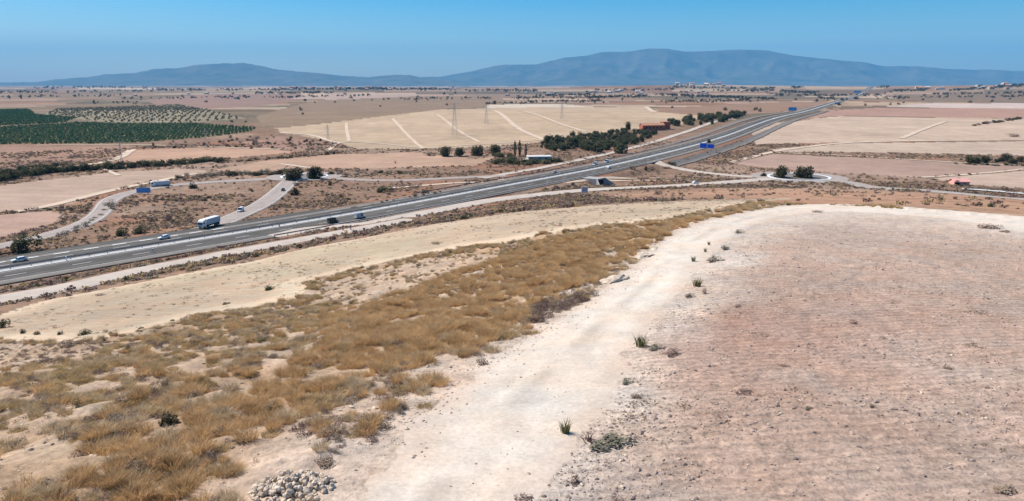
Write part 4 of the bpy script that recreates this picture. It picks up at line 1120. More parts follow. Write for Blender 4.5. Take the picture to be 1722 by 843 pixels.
# ---- trees
def column_mesh(name, seed, n, rx, leaf, mat):
    r = np.random.default_rng(seed); v = []; f = []
    for k in range(n):
        z = r.uniform(0.04, 1.0); rad = rx * (math.sin(min(z * 1.6 + 0.25, 1.57)) * (1 - z ** 3)) * r.uniform(0.75, 1.08) + 0.004
        a = r.uniform(0, 6.283); p = np.array([rad * math.cos(a), rad * math.sin(a), z])
        nrm = np.array([math.cos(a), math.sin(a), 0.3]) + r.normal(0, 0.4, 3); nrm /= np.linalg.norm(nrm)
        t = np.cross(nrm, r.normal(0, 1, 3)); t /= np.linalg.norm(t); b = np.cross(nrm, t); s_ = leaf * r.uniform(0.6, 1.3); i = len(v)
        v += [p - t * s_, p + b * s_ * .6, p + t * s_, p - b * s_ * .6]; f.append((i, i + 1, i + 2, i + 3))
    me = bpy.data.meshes.new(name); me.from_pydata([tuple(map(float, q)) for q in v], [], f); me.materials.append(mat); return me
M['oak'] = foliage_mat('dark_olive_leaves', (0.062, 0.058, 0.030), (0.10, 0.092, 0.048), None, 0.2)
M['farleaf'] = foliage_mat('distant_dark_leaves', (0.060, 0.058, 0.036), (0.10, 0.092, 0.056))
CROWN = {'round': [bush_mesh('crown', 500 + k, 1300, 0.56, 0.90, 0.06, M['oak'], 16, 0.10) for k in range(3)],
         'pine': [bush_mesh('crown', 520 + k, 700, 0.52, 0.86, 0.07, M['pine'], 12, 0.10) for k in range(4)],
         'cypress': [column_mesh('crown', 540 + k, 380, 0.13, 0.035, M['pine']) for k in range(2)],
         'far': [bush_mesh('crown', 560 + k, 60, 0.52, 0.82, 0.15, M['farleaf'], 6, 0.12) for k in range(4)]}
TRUNK = [trunk_mesh('trunk', 580 + k, 1.0, 0.035, M['bark']) for k in range(2)]
_tc = [0]
def tree(u, v, hpx, kind, label, group=None, wide=1.0, name=None, pos=None, hm=None):
    p = spot(u, v) if pos is None else pos
    h = metres(hpx * 1.12, p) if hm is None else hm
    nm = name or {'round': 'round_tree', 'pine': 'pine_tree', 'cypress': 'cypress_tree', 'far': 'tree'}[kind]
    _tc[0] += 1; k = _tc[0]
    r = empty(nm, (p[0], p[1], p[2] - 0.02), (k * 2.4) % 6.28); r.scale = (h * wide, h * wide, h)
    add('crown', CROWN[kind][k % len(CROWN[kind])], parent=r); add('trunk', TRUNK[k % 2], parent=r)
    return tag(r, label, 'tree', group)
SHRUB = {'green': [bush_mesh('shrub', 600 + k, 620, 0.58, 0.95, 0.065, M['green'], 9) for k in range(3)],
         'dark': [bush_mesh('shrub', 610 + k, 620, 0.58, 0.95, 0.065, M['oak'], 9) for k in range(3)],
         'grey': [bush_mesh('shrub', 620 + k, 420, 0.55, 0.92, 0.055, M['greygreen'], 9) for k in range(2)],
         'brown': [bush_mesh('shrub', 630 + k, 420, 0.55, 0.92, 0.055, M['twig'], 9) for k in range(2)],
         'mauve': [bush_mesh('shrub', 640 + k, 420, 0.55, 0.92, 0.055, M['mauve'], 9) for k in range(2)]}
def shrub(u, v, hpx, wpx, kind, label, group=None, name='shrub', surf=True):
    p = spot(u, v) if surf else survey([(u, v)], Hbase)[0]
    if np.hypot(p[0], p[1]) < 135: p[2] = Hp(p[0], p[1])
    h = metres(hpx, p) * 1.05; w_ = metres(wpx, p) / 1.05
    _tc[0] += 1; k = _tc[0]
    o = add(name, SHRUB[kind][k % len(SHRUB[kind])], None, None, (p[0], p[1], p[2] - 0.03)); o.scale = (w_, w_ * 0.85, h); o.rotation_euler = (0, 0, (k * 1.7) % 0.8)
    return tag(o, label, 'shrub', group)

tree(494, 303, 22, 'round', 'broad dark tree standing on the slip road roundabout beside a narrower one', wide=1.35)
tree(531, 301, 20, 'round', 'narrower dark tree on the slip road roundabout', wide=1.1)
tree(1315, 300, 20, 'round', 'round tree on the island of the roundabout below the hill, lower of the two', wide=1.2)
tree(1352, 300, 21, 'round', 'leaning uneven tree on the island of the roundabout below the hill', wide=1.25)
for (u, v, h, w_, lb) in [(749, 263, 16, 1.15, 'round dark tree beside the low brown bush at the field edge'), (773, 263, 14, 1.15, 'smaller round tree second from the low brown bush at the field edge'), (803, 262, 18, 0.95, 'tall rounded tree third from the low brown bush at the field edge'), (832, 259, 15, 1.2, 'umbrella shaped tree beside the pale lane to the walled garden')]:
    tree(u, v, h, 'round', lb, None, w_)
tree(866, 263, 23, 'cypress', 'tall slim cypress beside the white flat roof, first of three')
tree(874, 263, 24, 'cypress', 'tallest slim cypress, in the middle of the three by the white flat roof')
tree(884, 263, 17, 'cypress', 'short cypress closest to the white flat roof', wide=1.2)
tree(1055, 219, 13, 'round', 'lone dark tree on the field edge beside the terracotta farmhouse', wide=0.8)
tree(1635, 275, 14, 'round', 'broad low tree above the pale track, left of a pair', wide=1.45)
tree(1656, 274, 12, 'round', 'smaller broad tree above the pale track, right of a pair', wide=1.35)
for (u, v, h, w_) in [(1693, 272, 13, 1.2), (1702, 276, 11, 1.1), (1716, 273, 10, 1.1), (1684, 273, 8, 1.1), (1676, 273, 6, 1.1)]:
    tree(u, v, h, 'round', 'one of a loose clump of trees at the far end of the pale track', 'clump of trees by the pale track', w_)
for (u, v, h, w_, kd, lb) in [(45, 423, 32, 48, 'green', 'very large rounded green bush between the slip road and the motorway'),
        (325, 317, 13, 17, 'dark', 'dark rounded bush beside the slip road bend past the lorry'), (190, 352, 20, 18, 'brown', 'grey brown bush on the inside of the slip road bend'),
        (496, 328, 15, 20, 'dark', 'dark bush beside the slip road just below the roundabout'), (497, 312, 7, 14, 'grey', 'small grey bush at the mouth of the slip road'),
        (556, 312, 8, 9, 'dark', 'small dark bush on brown ground past the roundabout'), (646, 323, 11, 28, 'green', 'wide flat olive green bush above the motorway'),
        (1064, 285, 11, 16, 'brown', 'brown bush in the reddish ground by the motorway'), (1064, 293, 8, 9, 'brown', 'little brown bush below a larger one by the motorway'),
        (1086, 286, 8, 8, 'dark', 'little dark bush by the start of the pale lane'), (1130, 278, 8, 20, 'dark', 'low dark bush in the crook of the pale lane'),
        (1108, 327, 11, 19, 'brown', 'brown bush at the foot of the hill beside the long road'), (205, 396, 14, 22, 'green', 'green bush by the motorway near the slip road bend'),
        (232, 392, 13, 30, 'green', 'wide green bush by the motorway near the slip road bend'), (282, 371, 13, 16, 'mauve', 'dark reddish bush in the scrub near the lorry'),
        (152, 464, 12, 30, 'brown', 'brown bush between the motorway and the service track'), (715, 325, 7, 18, 'dark', 'low dark bush on the motorway embankment'),
        (725, 262, 8, 22, 'brown', 'low brown bush at the end of the row of round trees'), (665, 275, 6, 4, 'brown', 'tiny bush alone in the orange beige field'),
        (1444, 306, 7, 16, 'brown', 'brown bush beside the roundabout exit'), (1610, 307, 10, 8, 'grey', 'grey bush at the end of the pink roofed shed'),
        (1284, 297, 8, 14, 'dark', 'dark bush at the roundabout entrance'), (1420, 313, 5, 30, 'mauve', 'low dark bushes on the splitter island'),
        (1705, 230, 6, 22, 'mauve', 'dark low bush in the wide beige field'), (1192, 241, 9, 10, 'dark', 'dark bush beside the big blue sign'), (1122, 283, 5, 16, 'brown', 'low brown bush beside the pale lane')]:
    shrub(u, v, h, w_, kd, lb)
# hedges
def hedge(px, n, h0, h1, w0, kinds, label, group, jv=1.5, seed=1):
    r = np.random.default_rng(seed); p = densify(np.array(px, float), n=n)
    for k in range(n):
        t = k / max(1, n - 1)
        shrub(p[k, 0] + r.uniform(-3, 3), p[k, 1] + r.uniform(-jv, jv), (h0 + (h1 - h0) * t) * r.uniform(0.7, 1.2), w0 * r.uniform(0.8, 1.3), kinds[r.integers(len(kinds))], label, group)
hedge([(-40, 312), (0, 304), (60, 293), (150, 286), (260, 279), (330, 273), (375, 272)], 62, 17, 8, 19, ['green', 'dark', 'green', 'dark'], 'dark green shrub in the long hedge behind the pinkish bare field', 'shrubs of the long hedge', 2.0, 3)
hedge([(0, 290), (60, 283), (110, 280)], 12, 9, 7, 16, ['grey', 'green'], 'grey green shrub behind the long hedge', 'shrubs behind the long hedge', 2, 4)
hedge([(400, 272), (470, 266), (572, 258)], 24, 5, 5, 11, ['dark', 'brown'], 'small dark shrub in the thin hedge between the orange fields', 'shrubs of the thin hedge', 0.8, 5)
hedge([(300, 300), (350, 297), (420, 294), (480, 292)], 22, 8, 9, 17, ['grey', 'dark', 'brown'], 'grey green shrub in the scrub belt behind the slip road', 'shrubs of the scrub belt', 2.0, 6)
hedge([(540, 296), (600, 293), (700, 291)], 12, 6, 4, 15, ['dark', 'brown', 'grey'], 'low shrub behind the far side of the roundabout', 'shrubs behind the roundabout', 1.5, 7)
hedge([(836, 273), (870, 276), (940, 273)], 20, 10, 8, 18, ['green', 'dark', 'green'], 'green shrub in front of the white flat roof', 'garden shrubs by the white flat roof', 2.5, 8)
hedge([(830, 262), (850, 266), (860, 268)], 5, 9, 9, 16, ['dark', 'green'], 'dark shrub between the umbrella shaped tree and the cypresses', 'shrubs by the cypresses', 1.5, 18)
hedge([(100, 398), (140, 380), (170, 362), (180, 348)], 12, 8, 7, 11, ['brown', 'grey'], 'brown shrub on the field side of the slip road', 'shrubs along the slip road', 1.5, 9)
hedge([(590, 352), (660, 338), (740, 324)], 16, 5, 5, 8, ['dark', 'brown'], 'small dark shrub on the motorway bank', 'shrubs on the motorway bank', 1.0, 10)
hedge([(1610, 276), (1660, 278), (1720, 279)], 12, 4, 4, 13, ['grey', 'dark'], 'low shrub under the trees by the pale track', 'shrubs by the pale track', 0.8, 11)
hedge([(1640, 211), (1680, 206), (1715, 200)], 14, 5, 5, 11, ['mauve', 'dark'], 'dark shrub on the bank in the wide beige field', 'shrubs on the field bank', 0.8, 12)
hedge([(1655, 320), (1690, 320), (1722, 321)], 8, 5, 5, 12, ['mauve', 'brown'], 'low dark shrub behind the concrete apron', 'shrubs behind the apron', 0.6, 13)
r = np.random.default_rng(21)
for k in range(60):
    u, v = r.uniform(385, 560), r.uniform(228, 251)
    if v < 228 + (u - 470) * 0.12: continue
    shrub(u, v, r.uniform(3, 6), r.uniform(4, 8), ['dark', 'mauve', 'brown'][k % 3], 'small dark bush dotted on the rough brown plot', 'bushes on the rough plot')
for k in range(40):
    u = r.uniform(240, 440); v = 250 - (u - 240) * 0.03 + r.uniform(-9, 3)
    shrub(u, v, r.uniform(3, 6), r.uniform(4, 9), ['dark', 'mauve', 'brown'][k % 3], 'dark bush in the rough strip under the orchard', 'bushes under the orchard')
# pine grove, and the belt beyond the farmhouse
def grove(poly, n, h0, h1, kind, label, group, seed):
    r = np.random.default_rng(seed); P_ = pxpoly(poly, 8); x0, y0 = P_.min(0); x1, y1 = P_.max(0); got = []
    t = 0
    while len(got) < n and t < 40000:
        t += 1; x, y = r.uniform(x0, x1), r.uniform(y0, y1)
        if not inpoly(np.array([x]), np.array([y]), P_)[0]: continue
        if abs(x - np.interp(y, MWAY[:, 1], MWAY[:, 0])) < 22: continue
        if any((x - a) ** 2 + (y - b) ** 2 < 3.2 ** 2 for a, b in got): continue
        got.append((x, y))
    for (x, y) in got: tree(0, 0, 0, kind, label, group, r.uniform(0.9, 1.35), pos=np.array([x, y, Hp(x, y)]), hm=r.uniform(h0, h1))
grove([(905, 247), (945, 232), (1050, 222), (1090, 223), (1108, 226), (1078, 240), (1050, 250), (1000, 254), (930, 254)], 170, 2.2, 5.2, 'pine', 'dark green pine in the grove between the beige field and the motorway', 'pines of the grove', 31)
grove([(1118, 207), (1180, 199), (1240, 193), (1262, 193), (1200, 209), (1150, 214), (1120, 212)], 60, 4.0, 7.5, 'pine', 'dark tree in the belt beyond the terracotta farmhouse', 'trees of the belt beyond the farmhouse', 32)
for (u, v) in [(1004, 256), (1043, 258), (985, 252), (960, 247), (925, 243), (938, 246)]:
    tree(u, v, 17, 'pine', 'larger pine at the front edge of the grove', 'pines along the front of the grove', 1.35)

# orchards in rows
OT = [bush_mesh('orchard_tree', 650 + k, 44, 2.3, 2.9, 0.75, M['orchard'], 6) for k in range(3)]
OT2 = [bush_mesh('orchard_tree', 655 + k, 44, 2.3, 2.9, 0.75, M['greygreen'], 6) for k in range(3)]
def rows(name, poly, rowgap, step, ang, label, s0, s1, cat, miss=0.0, kinds=OT):
    c, s_ = math.cos(ang), math.sin(ang); q = np.c_[poly[:, 0] * c + poly[:, 1] * s_, -poly[:, 0] * s_ + poly[:, 1] * c]
    gx_, gy_ = np.meshgrid(np.arange(q[:, 0].min(), q[:, 0].max(), step), np.arange(q[:, 1].min(), q[:, 1].max(), rowgap))
    gx_ = gx_.ravel() + rng.normal(0, 0.12 * step, gx_.size); gy_ = gy_.ravel() + rng.normal(0, 0.05 * rowgap, gy_.size)
    x, y = gx_ * c - gy_ * s_, gx_ * s_ + gy_ * c
    k = inpoly(x, y, poly) & (rng.uniform(size=len(x)) > miss); x, y = x[k], y[k]
    if len(x) > 16000:
        kk = rng.permutation(len(x))[:16000]; x, y = x[kk], y[kk]
    scatter(name, np.c_[x, y, H(x, y) - 0.1], rng.uniform(s0, s1, len(x)), rng.uniform(0, 6.28, len(x)), rng.integers(0, 3, len(x)), kinds, label, cat)
rows('orchard', ORCH1, 8.0, 3.0, 0.35, 'dense dark green orchard rows beyond the reddish ground', 0.5, 0.72, 'orchard')
rows('orchard', ORCH2, 8.0, 3.0, 0.35, 'dark green orchard block behind a pale bank', 0.5, 0.75, 'orchard')
rows('orchard', ORCH3, 11.0, 7.0, 0.35, 'young orchard of grey green dots on pale ground', 0.5, 0.85, 'orchard', 0.3, OT2)

# distant trees: belts seen as masses, and single ones that can be told apart
FT = [bush_mesh('distant_tree', 670 + k, 40, 0.62, 0.9, 0.2, M['farleaf'], 5) for k in range(3)]
BELTS = [((905, 161), (1000, 159), 60), ((988, 164), (1086, 161), 110), ((1110, 159), (1300, 166), 240), ((1310, 153), (1370, 156), 60), ((885, 171), (1010, 169), 60), ((1380, 165), (1425, 168), 30), ((1500, 153), (1560, 151), 50),
         ((1600, 152), (1722, 143), 140), ((470, 149), (760, 150), 190), ((255, 151), (480, 151), 90), ((0, 155), (260, 153), 60), ((820, 174), (900, 172), 40), ((1100, 171), (1300, 168), 90), ((780, 152), (905, 152), 60), ((1560, 158), (1722, 156), 60), ((430, 156), (560, 156), 60), ((1210, 153), (1300, 152), 60), ((1130, 147), (1300, 149), 80), ((1330, 147), (1350, 147), 14), ((1475, 146), (1495, 146), 12), ((150, 172), (240, 172), 16), ((60, 147), (250, 146), 50), ((440, 164), (620, 160), 50), ((620, 168), (830, 164), 40), ((0, 163), (200, 160), 40), ((200, 166), (420, 163), 40), ((1480, 164), (1722, 162), 60), ((1300, 160), (1480, 160), 60), ((1000, 152), (1130, 150), 50), ((860, 165), (1000, 163), 50)]
bx = []; bs = []
for (a, b, n_) in BELTS:
    t = rng.uniform(size=n_); uu = a[0] + (b[0] - a[0]) * t + rng.normal(0, 4, n_); vv = a[1] + (b[1] - a[1]) * t + np.abs(rng.normal(0, 1.3, n_))
    bx.append(survey(np.c_[uu, vv], H)); 
bx = np.vstack(bx)
dep_ = bx[:, 1]
scatter('distant_trees', bx, np.clip(rng.uniform(2.2, 4.4, len(bx)) * dep_ / FPX, 3.5, 22), rng.uniform(0, 6.28, len(bx)), rng.integers(0, 3, len(bx)), FT, 'dark belts of distant trees around the villages on the plain', 'distant trees')
r = np.random.default_rng(77)
for k in range(70):
    u = r.uniform(300, 1722); v = r.uniform(158, 178)
    if 470 < u < 1100 and v > 174: continue
    tree(u, v, r.uniform(3, 5), 'far', 'small dark tree standing alone among the distant plots', 'lone trees on the distant plots', r.uniform(0.9, 1.5))
for (u, v, h) in [(505, 186, 6), (509, 193, 4), (752, 178, 4), (1270, 186, 7), (1278, 188, 6), (1220, 186, 6), (1440, 168, 5), (1411, 178, 6), (1455, 178, 4), (1130, 182, 4), (640, 180, 3), (413, 206, 4), (700, 168, 4), (1690, 150, 7), (1686, 143, 8), (390, 206, 5)]:
    tree(u, v, h, 'far', 'dark lone tree on the plots beyond the beige fields', 'lone trees beyond the beige fields', 1.2)

# ---- buildings
def boxv(x0, x1, y0, y1, z0, z1):
    v = [(x, y, z) for z in (z0, z1) for (x, y) in ((x0, y0), (x1, y0), (x1, y1), (x0, y1))]
    return v, [(3, 2, 1, 0), (4, 5, 6, 7), (0, 1, 5, 4), (1, 2, 6, 5), (2, 3, 7, 6), (3, 0, 4, 7)]
def boxm(name, *a, bev=0.0):
    me = pd(name, boxv(*a))
    if bev:
        bm = bmesh.new(); bm.from_mesh(me); bmesh.ops.bevel(bm, geom=bm.edges[:], offset=bev, segments=2, affect='EDGES'); bm.to_mesh(me); bm.free()
    return me
def house(pos, rz, w_, d_, h_, wall, roof, kind, label, group=None, name='house', nwin=3, door=True):
    r_ = empty(name, (pos[0], pos[1], pos[2]), rz)
    add('wall', boxm('wall', -w_ / 2, w_ / 2, -d_ / 2, d_ / 2, -1.5, h_), wall, r_)
    if kind == 'gable':
        e = 0.35; t = h_ + d_ * 0.24; a = w_ / 2 + e; b = d_ / 2 + e; z = h_ - 0.12
        v = [(-a, -b, z), (a, -b, z), (a, b, z), (-a, b, z), (-a, 0, t), (a, 0, t), (-a, -b, z + .2), (a, -b, z + .2), (a, b, z + .2), (-a, b, z + .2), (-a, 0, t + .2), (a, 0, t + .2)]
        f = [(0, 1, 5, 4), (2, 3, 4, 5), (6, 10, 11, 7), (8, 11, 10, 9), (0, 6, 7, 1), (2, 8, 9, 3), (0, 4, 10, 6), (4, 3, 9, 10), (1, 7, 11, 5), (5, 11, 8, 2)]
        ro = add('roof', pd('roof', (v, f)), roof, r_)
        g_ = pd('gable', ([(-w_ / 2 + .02, -d_ / 2, h_ - .2), (-w_ / 2 + .02, d_ / 2, h_ - .2), (-w_ / 2 + .02, 0, t - .15), (w_ / 2 - .02, -d_ / 2, h_ - .2), (w_ / 2 - .02, d_ / 2, h_ - .2), (w_ / 2 - .02, 0, t - .15)], [(0, 2, 1), (3, 4, 5)])); add('gable', g_, wall, r_)
    else:
        add('roof', boxm('roof', -w_ / 2 - .25, w_ / 2 + .25, -d_ / 2 - .25, d_ / 2 + .25, h_ - 0.003, h_ + 0.35), roof, r_)
    for k in range(nwin):
        x = -w_ / 2 + w_ * (k + 0.5 + (0.5 if door else 0)) / (nwin + (1 if door else 0)); ww = min(1.4, w_ * 0.1); hh = min(1.3, h_ * 0.32)
        add('window', boxm('window', x - ww / 2, x + ww / 2, -d_ / 2 - .06, -d_ / 2 + .05, h_ * .42, h_ * .42 + hh), M['dark_open'], r_)
    if door: add('door', boxm('door', -w_ / 2 + w_ * .06, -w_ / 2 + w_ * .06 + 1.5, -d_ / 2 - .06, -d_ / 2 + .05, 0.0, 2.3), M['dark_open'], r_)
    return tag(r_, label, 'house' if name == 'house' else 'building', group)
p = spot(1096, 219); fw = metres(40, p)
house((p[0], p[1], p[2]), 0.28, fw, 7.0, 4.2, M['terracotta'], M['tile'], 'gable', 'long terracotta farmhouse with a tiled roof beside the motorway grove', None, 'farmhouse', 5)
p2 = spot(1117, 218); house((p2[0] + 1.5, p2[1] + 4, p2[2]), 0.28, metres(13, p2), 6.0, 6.2, M['terracotta'], M['terracotta'], 'flat', 'terracotta tower block at the end of the farmhouse', None, 'farm_tower', 1, False)
p = spot(907, 272); house((p[0], p[1] + 4, p[2]), 0.12, metres(40, p), 8.0, 2.5, M['limewash'], M['concrete'], 'flat', 'low building with a white flat roof among garden shrubs', None, 'garden_building', 3)
p = spot(884, 275); house((p[0], p[1], p[2]), 0.2, metres(8, p), 2.5, 2.0, M['limewash'], M['limewash'], 'flat', 'tiny white shed among the garden shrubs', None, 'garden_shed', 0)
p = spot(1617, 312); house((p[0], p[1] + 2, p[2] - 0.2), -0.05, metres(25, p), 4.5, 1.7, M['pink'], M['pink'], 'gable', 'low pink roofed shed beside the concrete apron', None, 'shed', 2)
r = np.random.default_rng(5)
def village(n, u0, u1, v0, v1, label, group, smin, smax, seed):
    r = np.random.default_rng(seed)
    for k in range(n):
        p = spot(r.uniform(u0, u1), r.uniform(v0, v1)); w_ = metres(r.uniform(smin, smax), p)
        house(p, r.uniform(-0.5, 0.5), w_, w_ * r.uniform(0.5, 0.8), w_ * r.uniform(0.30, 0.5), M['limewash'] if r.uniform() < 0.65 else M['ochre'], M['tile'] if r.uniform() < 0.55 else M['limewash'], 'gable' if r.uniform() < 0.6 else 'flat', label, group, 'house', 2, False)
village(42, 470, 770, 147.5, 152, 'pale house in the long village on the plain below the left end of the mountains', 'houses of the long village', 3, 7, 51)
village(28, 1128, 1222, 139, 146, 'pale house of the village on the low ridge under the tall mountains', 'houses of the ridge village', 3, 8, 52)
village(14, 985, 1090, 148, 158, 'pale house among dark trees left of the ridge village', 'houses left of the ridge village', 4, 8, 53)
village(18, 1140, 1300, 152, 160, 'pale house among the tree belts below the ridge village', 'houses below the ridge village', 3, 6, 54)
village(6, 1535, 1585, 148, 152, 'white house with reddish roof beside the far end of the motorway', 'houses at the far end of the motorway', 5, 10, 55)
village(11, 1620, 1715, 143, 152, 'white house on the wooded rise', 'houses on the wooded rise', 4, 9, 56)
village(6, 190, 420, 148, 170, 'lone pale farm on the plain beyond the orchards', 'farms beyond the orchards', 4, 7, 57)
village(8, 840, 940, 156, 162, 'pale house on the plain behind the beige rise', 'houses behind the beige rise', 4, 7, 58)

# ---------------------------------------------------------------- pylons
def member(v, f, a, b, w_):
    a, b = np.array(a, float), np.array(b, float); d = b - a; d /= np.linalg.norm(d) + 1e-9
    t = np.cross(d, (0.13, 0.31, 0.94)); t /= np.linalg.norm(t) + 1e-9; n_ = np.cross(d, t); i = len(v)
    for p in (a, b):
        for k in range(3):
            q = 2.094 * k; v.append(tuple(p + (t * math.cos(q) + n_ * math.sin(q)) * w_))
    for k in range(3): f.append((i + k, i + (k + 1) % 3, i + 3 + (k + 1) % 3, i + 3 + k))
def pylon(u, v, hpx, label, arms=3, wide=0.085):
    p = spot(u, v); h = metres(hpx, p)
    r_ = empty('power_pylon', tuple(p), 0.4)
    V, F = [], []; b = h * wide; lv = [0, .18, .34, .48, .6, .7, .8, .9, 1.0]
    cor = lambda t: [(sx_ * b * (1 - t * 0.86), sy_ * b * (1 - t * 0.86), t * h - (0.4 if t == 0 else 0)) for sx_, sy_ in ((-1, -1), (1, -1), (1, 1), (-1, 1))]
    th = 0.04 + h * 0.0008
    for k in range(4):
        member(V, F, cor(0)[k], cor(1)[k], th * 1.2)
    add('legs', pd('legs', (V, F)), M['pylon'], r_); V, F = [], []
    for t0, t1 in zip(lv, lv[1:]):
        c0, c1 = cor(t0), cor(t1)
        for k in range(4):
            member(V, F, c0[k], c1[(k + 1) % 4], th * 0.7); member(V, F, c1[k], c0[(k + 1) % 4], th * 0.7); member(V, F, c1[k], c1[(k + 1) % 4], th * 0.7)
    add('bracing', pd('bracing', (V, F)), M['pylon'], r_)
    for k in range(arms):
        t = 0.72 + 0.12 * k; L_ = h * (0.19 - 0.03 * abs(k - 0.7)); V, F = [], []
        c = b * (1 - t * 0.86)
        for s_ in (-1, 1):
            for y_ in (-c, c): member(V, F, (s_ * c, y_, t * h), (s_ * L_, 0, t * h + h * .01), th * .8)
            member(V, F, (s_ * c, 0, t * h + h * .05), (s_ * L_, 0, t * h + h * .01), th * .8)
            member(V, F, (s_ * L_, 0, t * h + h * .01), (s_ * L_, 0, t * h - h * .05), th * .8)
        add('crossarm', pd('crossarm', (V, F)), M['pylon'], r_)
    return tag(r_, label, 'pylon')
pylon(765, 227, 52, 'tall lattice power pylon in the middle of the large beige field')
pylon(818, 209, 34, 'lattice power pylon at the head of the track in the beige field')
pylon(552, 236, 26, 'thin lattice pylon above the rough brown plot', 2)
pylon(347, 252, 36, 'pale lattice mast in front of the orchard end', 2, 0.05)
pylon(205, 277, 44, 'slim lattice mast beside the orange earth field', 2, 0.04)
pylon(945, 200, 28, 'far lattice pylon on the upper beige field', 2)

# ---------------------------------------------------------------- road signs
M['sign_grey'] = plain('faded_blue_grey_sign', (0.30, 0.38, 0.46), 0.5, 0.3, 0.15, 1.0)
def sign(pos, rz, w_, h_, clear, label, mat, panels=1, name='road_sign', back=None):
    r_ = empty(name, tuple(pos), rz)
    for s_ in (-1, 1): add('post', boxm('post', s_ * w_ * .32 - .09, s_ * w_ * .32 + .09, 0.09, 0.27, -0.5, clear + h_ * .9), M['steel'], r_)
    pw = w_ / panels
    for k in range(panels):
        x0 = -w_ / 2 + k * pw + 0.04 * (k > 0)
        z1 = clear + h_ * (1.0 if k == 0 else 0.86)
        pn = add('panel', boxm('panel', x0, x0 + pw - .04, -0.05, 0.06, clear, z1), mat, r_)
        V, F = [], []
        for (a0, a1, b0, b1) in ((x0, x0 + pw - .04, clear, clear + .1), (x0, x0 + pw - .04, z1 - .1, z1), (x0, x0 + .1, clear + .1, z1 - .1), (x0 + pw - .14, x0 + pw - .04, clear + .1, z1 - .1)):
            q, g_ = boxv(a0, a1, -0.075, -0.052, b0, b1); i = len(V); V += q; F += [tuple(j + i for j in t) for t in g_]
        add('border', pd('border', (V, F)), M['white'], pn)
    return tag(r_, label, 'sign')
def face_dir(d): return math.atan2(d[1], d[0]) + math.pi / 2      # panel front (-Y) looks along d
i_, off_, al_ = mw_point(1165, 251)
pp, a_ = mw_at(S_MW[i_] + al_, -15.5); ps = np.array([pp.x, pp.y, Hp(pp.x, pp.y)])
dep = depth_of(ps)
sign(ps, face_dir((-math.cos(a_) , -math.sin(a_))) , 23 * dep / FPX / 0.95, 8.5 * dep / FPX, 1.2, 'large bright blue road sign of two panels beside the motorway', M['blue'], 2)
for (u, v, w_, h_, off, lb) in [(1328, 189, 13, 6, 14, 'blue road sign on the far side of the motorway by the brown field'), (1395, 176, 8, 3, -16, 'small distant blue sign on the beige field side of the motorway'), (1470, 159, 11, 3.5, 14, 'farthest blue motorway sign where the road meets the horizon')]:
    i_, o_, al_ = mw_point(u, v); pp, a_ = mw_at(S_MW[min(i_, len(S_MW) - 1)], off); ps = np.array([pp.x, pp.y, Hp(pp.x, pp.y)]); dep = depth_of(ps)
    sign(ps, face_dir((-math.cos(a_), -math.sin(a_))), w_ * dep / FPX, h_ * dep / FPX, h_ * dep / FPX * .35, lb, M['blue_pale'])
ps = spot(983, 329); dep = depth_of(ps); sign(ps, 0.35, 12 * dep / FPX, 8.5 * dep / FPX, 6 * dep / FPX, 'pale blue grey sign on posts beside the long road', M['sign_grey'])
ps = spot(242, 327); dep = depth_of(ps); sign(ps, 0.25, 22 * dep / FPX, 9 * dep / FPX, 2.5 * dep / FPX, 'pale blue road sign with white border beside the slip road', M['blue_pale'])
for (u, v, lb) in [(258, 427, 'white marker post on the near carriageway shoulder'), (112, 441, 'white marker post in the motorway middle strip'), (577, 389, 'small post beside the service track, left of two'), (590, 388, 'small post beside the service track, right of two'), (470, 384, 'dark marker post in the motorway middle strip')]:
    ps = spot(u, v); r_ = empty('marker_post', tuple(ps)); add('post', boxm('post', -.12, .12, -.12, .12, -.3, 1.3), M['white'] if 'white' in lb else M['concrete_d'], r_); add('reflector', boxm('reflector', -.13, .13, -.135, -.1, .95, 1.15), M['chassis'], r_)
    tag(r_, lb, 'post')

# underpass below the motorway
pp, a_ = mw_at(UP_S, -20.3)
r_ = empty('underpass', (pp.x, pp.y, 0.0), a_)
zt = MWZ + 0.35; zb = -1.6
V, F = [], []
for bx_ in ((-3.4, -2.6, -.4, 7.5, zb, zt), (2.6, 3.4, -.4, 7.5, zb, zt), (-2.6, 2.6, -.4, 7.5, zt - .55, zt)):
    q, g_ = boxv(*bx_); i = len(V); V += q; F += [tuple(j + i for j in t) for t in g_]
add('portal', pd('portal', (V, F)), M['concrete_d'], r_)
add('opening_shade', boxm('opening_shade', -2.6, 2.6, 0.1, 7.4, zb, zt - .56), M['dark_open'], r_)  # solid dark block fills the passage, its colour standing in for the shade inside
for s_ in (-1, 1):
    me = pd('wing_wall', ([(s_ * 3.4, -.35, zb), (s_ * 6.6, -4.2, zb), (s_ * 6.6, -4.2, -.4), (s_ * 3.4, -.35, zt), (s_ * 3.4, 0.05, zb), (s_ * 6.8, -3.9, zb), (s_ * 6.8, -3.9, -.4), (s_ * 3.4, 0.05, zt)], [(0, 1, 2, 3), (7, 6, 5, 4), (3, 2, 6, 7), (1, 5, 6, 2)]))
    add('wing_wall', me, M['concrete_d'], r_)
tag(r_, 'concrete underpass portal with pale wing walls below the motorway', 'underpass')

